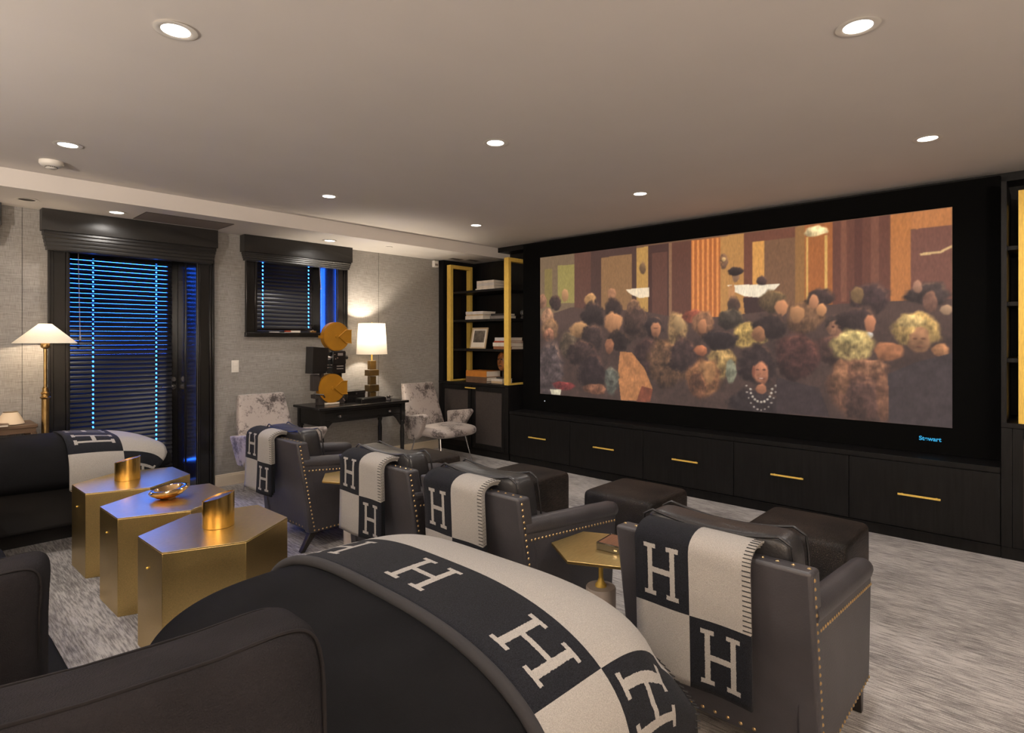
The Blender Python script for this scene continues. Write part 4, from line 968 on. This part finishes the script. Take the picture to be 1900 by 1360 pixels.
def boxed_cushion(label, cen, w, d, hgt, rz, lean, sag=0.03):
    t = thing('sofa_cushion', label, 'cushion', cen, rz, 'charcoal sofa cushions')
    ln = Matrix.Rotation(lean, 4, 'X')
    c = rbox(-w/2, w/2, -d/2, d/2, 0, hgt, 0.22, 0.30, nu=96, nv=44); out = []
    def warp(x, y, z):
        f = max(0, z/hgt-0.4)/0.6; e = abs(x)/(w/2)
        z2 = z+f*(0.035*e**3-sag*(1-e**2)); bul = 1+0.22*(1-e**2)*math.sin(PI*min(1, max(0, z/hgt)))
        y2 = y*bul+0.008*math.sin(9*x+6*z)+0.005*math.sin(17*z-8*x); x2 = x*(1-0.05*math.sin(PI*z/hgt))
        return tuple(ln @ Vector((x2, y2, z2)))
    c.v = [warp(*p) for p in c.v]; c.build('cover', 'pillow', t, smooth=70)
    for s in (-1, 1):
        pts = []
        n = 60
        for k in range(n+1):                 # up one side, over the top, down the other
            q = k/n*3; hw, top = w/2, hgt
            ex = 0.22
            a = PI*(1.0-k/n); cxx = sgn(math.cos(a), 0.24)*hw*0.985; czz = hgt/2+sgn(math.sin(a), 0.24)*hgt/2*0.985
            pts.append(warp(cxx, s*d/2*0.80, czz))
        B().tube(pts, 0.0035, 6).build('seam_welt', 'seam', t, smooth=60)
    return t
boxed_cushion('large charcoal sofa cushion filling the bottom left corner of the view', (0.190, 0.985, 0.450), 0.69, 0.22, 0.590, math.radians(-9), math.radians(-9), 0.0)
boxed_cushion('charcoal sofa cushion cut by the left edge of the view', (-0.01, 2.09, 0.458), 0.66, 0.22, 0.485, math.radians(-14), math.radians(-3), 0.01)

# throws laid over the two arms
def drape_fn(A, off, pref, tent=0.0):
    """cloth laid over an arm: q runs across the arm by length of cloth, p along it"""
    a, b_, c = A['a']+off, A['b']+off, A['c']+off; lim = 0.985
    def zs(R): return A['z0']+c*max(0.0, 1-R**(2/A['e1']))**(A['e1']/2)
    def rad(p, q): return (abs(p/a)**(2/A['e2'])+abs(q/b_)**(2/A['e2']))**(A['e2']/2)
    N = 400; qq = [b_*0.985*k/N for k in range(N+1)]; ss = [0.0]
    for k in range(N): ss.append(ss[-1]+math.hypot(qq[k+1]-qq[k], zs(min(1, rad(pref, qq[k+1])))-zs(min(1, rad(pref, qq[k])))))
    def pfn(s_, p):
        m = abs(s_); q = math.copysign(float(np.interp(m, ss, qq)), s_); ex = max(0.0, m-ss[-1])
        pc = max(-a*0.97, min(a*0.97, p)); ex += abs(p-pc)
        R = rad(pc, q); x, y = pc, q
        if R > lim:
            ex += math.hypot(x, y)*(1-lim/R)*1.1; k = lim/R+(1-lim/R)*tent; x, y = x*k, y*k; R = lim
        z = zs(R)-ex
        if ex > 0: y += math.copysign(0.010, q)*min(1, ex/0.05)*(1+0.5*math.sin(13*p)); x += (0.012 if p > pc else 0.0)+tent*0.22*max(0, p/a-0.3)*min(ex, 0.3)
        return (x, y, z+0.003*math.sin(8*p+5*s_))
    return pfn
t = thing('throw_blanket', 'large black and cream lettered throw spread over the foreground sofa arm', 'throw blanket', (NA['cx'], NA['cy']+OY, 0.0), 0, 'lettered throws on the sofa arms')
pf = drape_fn(NA, 0.012, 0.1, 0.75)
QS = -0.615
def cell_n(q, p):
    if q > QS:
        if p < PS:
            qc = min((-0.49, -0.045, 0.40), key=lambda c: abs(c-q)); return (1.0, qc, 0.070, 0.29, 0.225)
        return (0.0, 0, 0, 1, 1)
    if p < PS: return (0.0, 0, 0, 1, 1)
    return (1.0, QS-0.115, PS+0.135, 0.29, 0.29)
PS = 0.190
sv = seg(0.95, 0.6225, 0.1775, -0.2675, QS, -0.95, step=0.028); rv = seg(-0.075, PS, 0.575, step=0.022)
throw_mesh('wool_cloth', sv, rv, pf, cell_n, t, 0.010)
# soft rolled fold along the inner edge
fold = [Vector(pf(q, -0.080))+Vector((0, 0, -0.002)) for q in seg(0.93, -0.93, step=0.03)]
fm = B().tube(fold, 0.016, 10); fo_ = fm.build('rolled_fold', 'stitch', t, smooth=60)
sb = B()
for q in np.arange(-0.94, 0.6, 0.021):
    a = Vector(pf(q, 0.580)); b_ = Vector(pf(q, 0.552)); n = Vector(pf(q+0.004, 0.565))-Vector(pf(q-0.004, 0.565)); nn = (b_-a).cross(n).normalized()
    if nn.z < 0 and nn.x < 0: nn = -nn
    if nn.x < 0: nn = -nn
    sb.tube([a+nn*0.006, b_+nn*0.007], 0.0018, 5)
so = sb.build('edge_stitching', 'stitch', t); so['kind'] = 'stuff'
t = thing('throw_blanket', 'black and cream lettered throw over the far left sofa arm, in front of the door', 'throw blanket', (FA['cx'], FA['cy']+OY, 0.0), 0, 'lettered throws on the sofa arms')
pf2 = drape_fn(FA, 0.012, 0.6)
def cell_f(q, p):
    if q > -0.40:
        if p < 0.74:
            qc = min((-0.24, 0.08, 0.40), key=lambda c: abs(c-q)); return (1.0, qc, 0.575, 0.26, 0.36)
        return (0.0, 0, 0, 1, 1)
    if p < 0.74: return (0.0, 0, 0, 1, 1)
    return (1.0, -0.56, 0.90, 0.32, 0.32)
throw_mesh('wool_cloth', seg(0.48, 0.24, -0.08, -0.40, -0.66, step=0.028), seg(0.40, 0.74, 1.05, step=0.026), pf2, cell_f, t, 0.012)
pts = [Vector(pf2(-0.658, p)) for p in seg(0.40, 0.74, step=0.03)]
def lip(u, v):
    p = 0.40+0.34*u; a = Vector(pf2(-0.658, p)); bulge = math.sin(PI*u)
    ang = PI*1.2*v; return tuple(a+Vector((0, -0.035*bulge*math.sin(ang)-0.012, -0.028*bulge*(1-math.cos(ang))-0.004)))
B().surf(lip, 18, 8).build('turned_hem', 'book_tan', t, smooth=60)
# ================================================================ ALONG THE BACK WALL
# writing desk
dk = thing('desk', 'black lacquered writing desk with one long drawer against the back wall', 'desk', (3.765, 6.06, 0))
dw, dd = 0.60, 0.29
B().box(-dw, dw, -dd, dd, 0.772, 0.800).build('desk_top', 'black_lacquer', dk, bevel=0.006, seg=3)
B().box(-dw+0.045, -dw+0.065, -dd+0.06, dd-0.03, 0.595, 0.772).build('side_panel', 'black_lacquer', dk); B().box(dw-0.065, dw-0.045, -dd+0.06, dd-0.03, 0.595, 0.772).build('side_panel', 'black_lacquer', dk)
B().box(-dw+0.065, dw-0.065, dd-0.05, dd-0.03, 0.62, 0.772).build('back_panel', 'black_lacquer', dk)
B().box(-dw+0.08, dw-0.08, -dd+0.052, -dd+0.068, 0.735, 0.772).box(-dw+0.08, dw-0.08, -dd+0.052, -dd+0.068, 0.620, 0.645).build('front_rail', 'black_lacquer', dk, bevel=0.002)
dr = B().box(-dw+0.085, dw-0.085, -dd+0.046, -dd+0.068, 0.648, 0.732).build('drawer', 'black_lacquer', dk, bevel=0.003)
for x in (-0.33, 0.33): B().lathe([(0.006, 0), (0.006, 0.012), (0.017, 0.022), (0.013, 0.032), (0.002, 0.035)], 18).build('knob', 'chrome', dr, smooth=40)
for o, x in zip([c for c in dr.children], (-0.33, 0.33)): o.location = (x, -dd+0.046, 0.690); o.rotation_euler = (PI/2, 0, 0)
for sx in (-1, 1):
    for sy in (-1, 1):
        x, y = sx*(dw-0.065), sy*(dd-0.055)
        lg = B().box(x-0.026, x+0.026, y-0.026, y+0.026, 0.56, 0.772).lathe([(0.012, 0), (0.018, 0.02), (0.021, 0.10), (0.016, 0.115), (0.022, 0.13), (0.027, 0.42), (0.020, 0.50), (0.030, 0.53), (0.026, 0.56)], 18, (x, y, 0))
        lg.build('leg', 'black_lacquer', dk, smooth=40)
    x = sx*(dw-0.092); B().prism([(x, 0.62), (x-sx*0.10, 0.62), (x-sx*0.06, 0.585), (x, 0.50)], -dd+0.050, -dd+0.066, 'y').build('bracket', 'black_lacquer', dk)
# film projector: two gold reel cases stacked with the black lamp house
p = thing('film_projector', 'vintage black film projector with two gold reel cases on the desk', 'film projector', (3.47, 6.06, 0.8005))
def reel(z, x):
    o = B()
    def cyl(r, y0, y1, n=40): o.tube([(x, y0, z), (x, y1, z)], r, n)
    cyl(0.165, -0.045, 0.03); cyl(0.157, -0.050, -0.045); cyl(0.020, -0.058, -0.050, 16)
    r_ = o.build('reel_case', 'gold_paint', p, smooth=40)
    # raised door wedge with its straight right edge
    B().prism([(x+0.02, z), (x+0.11, z+0.075), (x+0.185, z+0.075), (x+0.185, z-0.075), (x+0.11, z-0.075)], -0.058, -0.046, 'y').build('case_door', 'gold_paint', r_, bevel=0.004)
    B().tube([(x+0.02, -0.060, z), (x+0.11, -0.060, z+0.075), (x+0.185, -0.060, z+0.075)], 0.005, 8).tube([(x+0.02, -0.060, z), (x+0.11, -0.060, z-0.075), (x+0.185, -0.060, z-0.075)], 0.005, 8).build('door_rib', 'gold_paint', r_, smooth=40)
    B().box(x-0.20, x-0.160, -0.02, 0.01, z-0.02, z+0.012).build('latch', 'gold_paint', r_)
reel(0.775, 0.055); reel(0.185, 0.000)
B().box(0.0, 0.165, -0.05, 0.09, 0.350, 0.610).box(0.0, 0.165, -0.058, -0.05, 0.46, 0.60).box(0.03, 0.13, -0.03, 0.06, 0.05, 0.35).build('projector_head', 'black_lacquer', p, bevel=0.006)
B().box(0.06, 0.125, -0.060, -0.058, 0.555, 0.585).box(0.05, 0.135, -0.052, -0.0505, 0.43, 0.44).box(0.05, 0.135, -0.052, -0.0505, 0.40, 0.41).build('name_plate', 'grey_vent', p)
B().tube([(0.165, 0.0, 0.53), (0.215, 0.0, 0.53)], 0.022, 18).build('lens', 'black_lacquer', p, smooth=40)
B().tube([(0.03, -0.062, 0.52), (0.03, -0.05, 0.52)], 0.007, 10).tube([(0.055, -0.062, 0.53), (0.055, -0.05, 0.53)], 0.008, 10).tube([(0.02, -0.062, 0.57), (0.02, -0.05, 0.57)], 0.006, 10).build('control_knob', 'chrome', p, smooth=40)
B().prism([(-0.255, 0.36), (-0.245, 0.645), (-0.245, 0.66), (-0.06, 0.645), (-0.055, 0.62), (-0.075, 0.40), (-0.09, 0.36)], -0.06, 0.10, 'y').box(-0.24, -0.085, -0.062, -0.06, 0.375, 0.395).build('lamp_house', 'black_lacquer', p, bevel=0.008)
B().tube([(-0.062, 0.0, 0.53), (0.0, 0.0, 0.53)], 0.036, 18).tube([(-0.062, 0.0, 0.60), (0.0, 0.0, 0.60)], 0.010, 10).tube([(-0.07, 0.0, 0.45), (0.0, 0.0, 0.45)], 0.008, 10).tube([(-0.075, 0.0, 0.42), (0.0, 0.0, 0.42)], 0.008, 10).build('coupling', 'chrome', p, smooth=40)
B().box(-0.225, -0.150, -0.03, 0.05, 0.165, 0.345).box(-0.165, -0.13, -0.02, 0.03, 0.18, 0.33).build('sound_head', 'cap_dark', p, bevel=0.004)
B().box(-0.20, 0.10, -0.03, 0.08, 0.075, 0.120).box(-0.16, -0.09, -0.03, 0.05, 0.0, 0.08).box(0.09, 0.165, -0.03, 0.05, 0.0, 0.09).box(-0.12, -0.08, 0.0, 0.04, 0.12, 0.36).build('stand', 'cap_dark', p, bevel=0.004)
B().box(-0.09, 0.09, -0.05, 0.06, 0.0, 0.022).build('foot_plate', 'cream', p, bevel=0.006)
B().tube([(-0.20, -0.03, 0.13), (-0.12, -0.06, 0.12), (-0.10, -0.05, 0.09)], 0.010, 8).tube([(0.13, -0.045, 0.06), (0.15, -0.05, 0.03)], 0.012, 8).build('drive_gear', 'chrome', p, smooth=40)
# lit table lamp of stacked amber blocks
l = thing('table_lamp', 'lit table lamp with a cream shade and a stacked amber block base on the desk', 'lamp', (4.07, 6.13, 0.8005))
M['amber'] = simple('amber_resin', lin((92, 72, 36)), 0.3, var=0.35, nscale=8, metal=0.2)
z = 0.004
B().box(-0.05, 0.05, -0.05, 0.05, 0, 0.006).build('base_plate', 'brass_frame', l)
for k, (w_, hgt) in enumerate(((0.042, 0.095), (0.070, 0.080), (0.042, 0.105), (0.070, 0.075), (0.042, 0.110))):
    B().box(-w_, w_, -w_*0.75, w_*0.75, z+0.003, z+hgt).build('block', 'amber', l, bevel=0.003); z += hgt+0.003
B().tube([(0, 0, z), (0, 0, 0.63)], 0.009, 10).tube([(-0.155, 0, 0.925), (0.155, 0, 0.925)], 0.002, 6).tube([(0, 0, 0.63), (0.06, 0, 0.70), (0.06, 0, 0.88), (0, 0, 0.935)], 0.002, 6).tube([(0, 0, 0.925), (0, 0, 0.95)], 0.006, 8).build('harp', 'brass_frame', l, smooth=40)
B().lathe([(0.186, 0.560), (0.162, 0.938)], 56, cap=False).build('lamp_shade', 'shade', l, smooth=60)
B().lathe([(0.004, 0.66), (0.026, 0.70), (0.030, 0.73), (0.018, 0.765), (0.002, 0.77)], 20).build('bulb', glow('bulb_glow', (1, 0.82, 0.6), 4.0), l, smooth=60)
ld = bpy.data.lights.new('lamp_bulb', 'POINT'); ld.energy = LAMP_W; ld.color = (1.0, 0.86, 0.68); ld.shadow_soft_size = 0.035
lo = bpy.data.objects.new('lamp_bulb', ld); COL.objects.link(lo); lo.parent = l; lo.location = (0, 0, 0.80)
# black boxes on the desk
t = thing('storage_box', 'tall black lidded box behind the projector reel', 'box', (3.80, 6.14, 0.8005), 0, 'black boxes on the desk')
B().box(-0.11, 0.13, -0.08, 0.10, 0, 0.095).build('case', 'black_lacquer', t, bevel=0.002); B().box(-0.113, 0.133, -0.083, 0.103, 0.0955, 0.130).build('lid', 'black_lacquer', t, bevel=0.002); B().box(0.0, 0.02, -0.084, -0.083, 0.09, 0.11).build('catch', 'chrome', t)
t = thing('storage_box', 'low flat black tray box in front of the lamp on the desk', 'box', (3.92, 5.93, 0.8005), 0, 'black boxes on the desk')
B().box(-0.17, 0.17, -0.07, 0.07, 0, 0.05).build('case', 'black_lacquer', t, bevel=0.002); B().box(-0.16, 0.16, -0.06, 0.06, 0.0502, 0.056).build('lid', 'black_wood', t, bevel=0.001)
t = thing('desk_ornament', 'small dark round ornament at the right of the flat box on the desk', 'ornament', (4.175, 5.93, 0.8005))
B().lathe([(0.03, 0), (0.034, 0.01), (0.02, 0.03), (0.028, 0.05), (0.004, 0.07)], 18).build('body', 'cap_dark', t, smooth=40); B().tube([(0.025, 0, 0.04), (0.055, 0, 0.05)], 0.007, 8).build('handle', 'chrome', t)
# things on the window sill
t = thing('matchbox', 'small red and cream box on the window sill', 'box', (3.17, WALL_Y-0.030, WZ0+0.0005))
B().box(-0.085, 0.085, -0.02, 0.02, 0, 0.022).build('sleeve', 'book_white', t, bevel=0.001); B().box(-0.088, -0.030, -0.0205, 0.0205, 0.004, 0.0225).build('label', 'book_red', t)
t = thing('brass_trinket', 'small brass trinket on the window sill behind the projector', 'ornament', (3.42, WALL_Y-0.030, WZ0+0.0005))
B().box(-0.035, 0.035, -0.018, 0.018, 0, 0.022).build('block', 'bronze_lamp', t, bevel=0.003); B().lathe([(0.012, 0.022), (0.009, 0.030), (0.002, 0.034)], 12).build('finial', 'bronze_lamp', t)
t = thing('folded_card', 'small pale card lying on the window sill', 'card', (2.96, WALL_Y-0.028, WZ0+0.0005))
B().box(-0.05, 0.05, -0.018, 0.018, 0, 0.004).build('leaf', 'book_pale', t); B().box(-0.05, 0.05, -0.018, 0.018, 0.0045, 0.008).build('leaf', 'book_white', t)

# crushed velvet chairs -------------------------------------------------
def velvet_chair(label, x, y, rz):
    t = thing('velvet_chair', label, 'chair', (x, y, 0), rz, 'winged grey velvet chairs')
    # local -y is the front
    def back(u, v):
        th = 2*PI*u; e = 0.35
        w_ = 0.315-0.075*v**1.3; d_ = 0.060-0.012*v
        zc = 0.30+0.665*v+0.015*(1-abs(math.cos(th)))*0
        yoff = 0.235+0.20*v
        return (w_*sgn(math.cos(th), e), yoff+d_*sgn(math.sin(th), e)+0.03*(1-(math.cos(th))**2)*0, zc)
    b_ = B().surf(back, 48, 24, True); n = 48
    b_.add([tuple(Vector(back(k/n, 1.0))*Vector((1, 1, 1)).x if False else back(k/n, 1.0)) for k in range(n)], [tuple(range(n))])
    b_.add([back(k/n, 0.0) for k in range(n)], [tuple(range(n-1, -1, -1))])
    b_.build('backrest', 'velvet', t, smooth=50, bevel=0.012, seg=3)
    s = rbox(-0.33, 0.33, -0.47, 0.27, 0.330, 0.480, 0.62, 0.50, nu=64, nv=24)
    s.v = [(px_, py_, pz_-0.05*(py_ > 0)*(py_/0.27)) for px_, py_, pz_ in s.v]
    s.build('seat', 'velvet', t, smooth=60)
    for sx in (-1, 1):
        # winged arm: flaring plate rising beside the seat
        poly = [(0.16, 0.30), (0.23, 0.585), (-0.20, 0.640), (-0.235, 0.610), (-0.07, 0.36), (0.02, 0.30)]
        a = B().prism(poly, -0.035, 0.035, 'x'); a.v = [(sx*(0.325+0.16*(pz_-0.30))+px_, py_, pz_) for px_, py_, pz_ in a.v]
        a.build('arm', 'velvet', t, bevel=0.016, seg=3)
    for sx in (-1, 1):
        B().tube([(sx*0.20, -0.28, 0.350), (sx*0.25, -0.36, 0.0)], [0.009, 0.006], 10).build('leg', 'chrome', t, smooth=40)
        B().tube([(sx*0.20, 0.20, 0.330), (sx*0.25, 0.28, 0.0)], [0.009, 0.006], 10).build('leg', 'chrome', t, smooth=40)
    return t
velvet_chair('grey crushed velvet chair with winged arms right of the desk', 4.80, 5.74, 0.0)
velvet_chair('grey crushed velvet chair left of the desk, behind the farthest club chair', 2.72, 5.74, 0.0)

# floor lamp and side table at the left --------------------------------------
l = thing('floor_lamp', 'brass floor lamp with a wide cone shade beside the door', 'lamp', (0.905, 6.13, 0))
B().lathe([(0.13, 0), (0.13, 0.012), (0.06, 0.03), (0.024, 0.06)], 36).build('base', 'bronze_lamp', l, smooth=40)
B().tube([(0, 0, 0.05), (0, 0, 1.06)], 0.026, 20).build('lower_pole', 'bronze_lamp', l, smooth=40)
B().lathe([(0.026, 1.05), (0.038, 1.065), (0.026, 1.075), (0.026, 1.09), (0.033, 1.10), (0.020, 1.115), (0.020, 1.14), (0.013, 1.15)], 24).build('collar', 'bronze_lamp', l, smooth=30)
B().tube([(0, 0, 1.14), (0, 0, 1.49)], 0.012, 16).build('upper_pole', 'bronze_lamp', l, smooth=40)
B().lathe([(0.013, 1.465), (0.030, 1.478), (0.033, 1.50), (0.030, 1.515), (0.012, 1.52)], 24).build('socket_cup', 'bronze_lamp', l, smooth=40)
B().lathe([(0.216, 1.514), (0.044, 1.674)], 56, cap=False).build('lamp_shade', 'shade', l, smooth=60)
B().tube([(-0.043, 0, 1.672), (0.043, 0, 1.672)], 0.002, 6).tube([(0, 0, 1.52), (0.03, 0, 1.57), (0.03, 0, 1.62), (0, 0, 1.676)], 0.002, 6).build('harp', 'bronze_lamp', l)
B().lathe([(0.004, 1.525), (0.022, 1.55), (0.022, 1.575), (0.003, 1.60)], 18).build('bulb', glow('bulb_glow_b', (1, 0.82, 0.6), 4.0), l, smooth=60)
ld = bpy.data.lights.new('floor_lamp_bulb', 'POINT'); ld.energy = FLOOR_LAMP_W; ld.color = (1.0, 0.78, 0.54); ld.shadow_soft_size = 0.03
lo = bpy.data.objects.new('floor_lamp_bulb', ld); COL.objects.link(lo); lo.parent = l; lo.location = (0, 0, 1.575)
t = thing('side_table', 'dark brown side table against the wall left of the floor lamp', 'side table', (0.46, 6.175, 0))
B().box(-0.36, 0.38, -0.17, 0.20, 0.835, 0.860).build('table_top', 'walnut', t, bevel=0.003); B().box(-0.35, 0.37, -0.16, 0.19, 0.795, 0.834).build('apron', 'walnut', t)
for sx in (-0.345, 0.345):
    for sy in (-0.15, 0.17): B().box(sx+0.01-0.02, sx+0.01+0.02, sy-0.02, sy+0.02, 0, 0.795).build('leg', 'walnut', t)
t = thing('small_lamp', 'small bell shaped cream lampshade standing on the side table', 'lamp', (0.685, 6.14, 0.8605))
B().lathe([(0.030, 0), (0.030, 0.006), (0.008, 0.012), (0.008, 0.085)], 20).build('base', 'bronze_lamp', t, smooth=40)
B().lathe([(0.090, 0.006), (0.082, 0.030), (0.062, 0.072), (0.046, 0.100)], 40, cap=False).build('lamp_shade', 'shade_off', t, smooth=60)
B().lathe([(0.0465, 0.099), (0.048, 0.102), (0.0445, 0.102)], 40, cap=False).build('rim', 'bronze_lamp', t)
t = book('flat brown book lying on the side table', 0.58, 6.03, 0.8605, 0.16, 0.11, 0.022, 'brown', 0.0, 'books on the side table')

# uplighters added out of view behind the camera to lift the ceiling brightness
up0 = None
for x, y, la in ((REAR_X+0.45, REAR_Y+0.45, 'added fill uplighter, unseen in the rear corner behind the camera'), (-0.5, REAR_Y+0.40, 'added fill uplighter, unseen against the wall behind the camera'), (REAR_X+0.45, 2.9, 'added fill uplighter, unseen behind the sofa')):
    if up0 is None:
        t = up0 = thing('added_uplighter', la, 'lamp', (x, y, 0), 0, 'added fill uplighters behind the camera')
        B().lathe([(0.15, 0), (0.15, 0.014), (0.05, 0.03), (0.014, 0.05)], 32).build('base', 'bronze_lamp', t, smooth=40)
        B().tube([(0, 0, 0.04), (0, 0, 1.74)], 0.013, 14).build('pole', 'bronze_lamp', t, smooth=40)
        B().lathe([(0.014, 1.73), (0.07, 1.745), (0.14, 1.79), (0.17, 1.84), (0.167, 1.84), (0.137, 1.795), (0.068, 1.752), (0.002, 1.745)], 40, cap=False).build('bowl', 'bronze_lamp', t, smooth=50)
        B().lathe([(0.004, 1.755), (0.022, 1.775), (0.02, 1.80), (0.003, 1.815)], 16).build('bulb', glow('fill_bulb_glow', (1, 0.86, 0.70), 5.0), t, smooth=60)
    else:
        t = copy_tree(up0); t.location = (x, y, 0); t['label'] = la
    ld = bpy.data.lights.new('fill_light_bulb', 'POINT'); ld.energy = UP_FILL_W; ld.color = (1.0, 0.91, 0.82); ld.shadow_soft_size = 0.05
    lo = bpy.data.objects.new('fill_light_bulb', ld); COL.objects.link(lo); lo.parent = t; lo.location = (0, 0, 1.86)
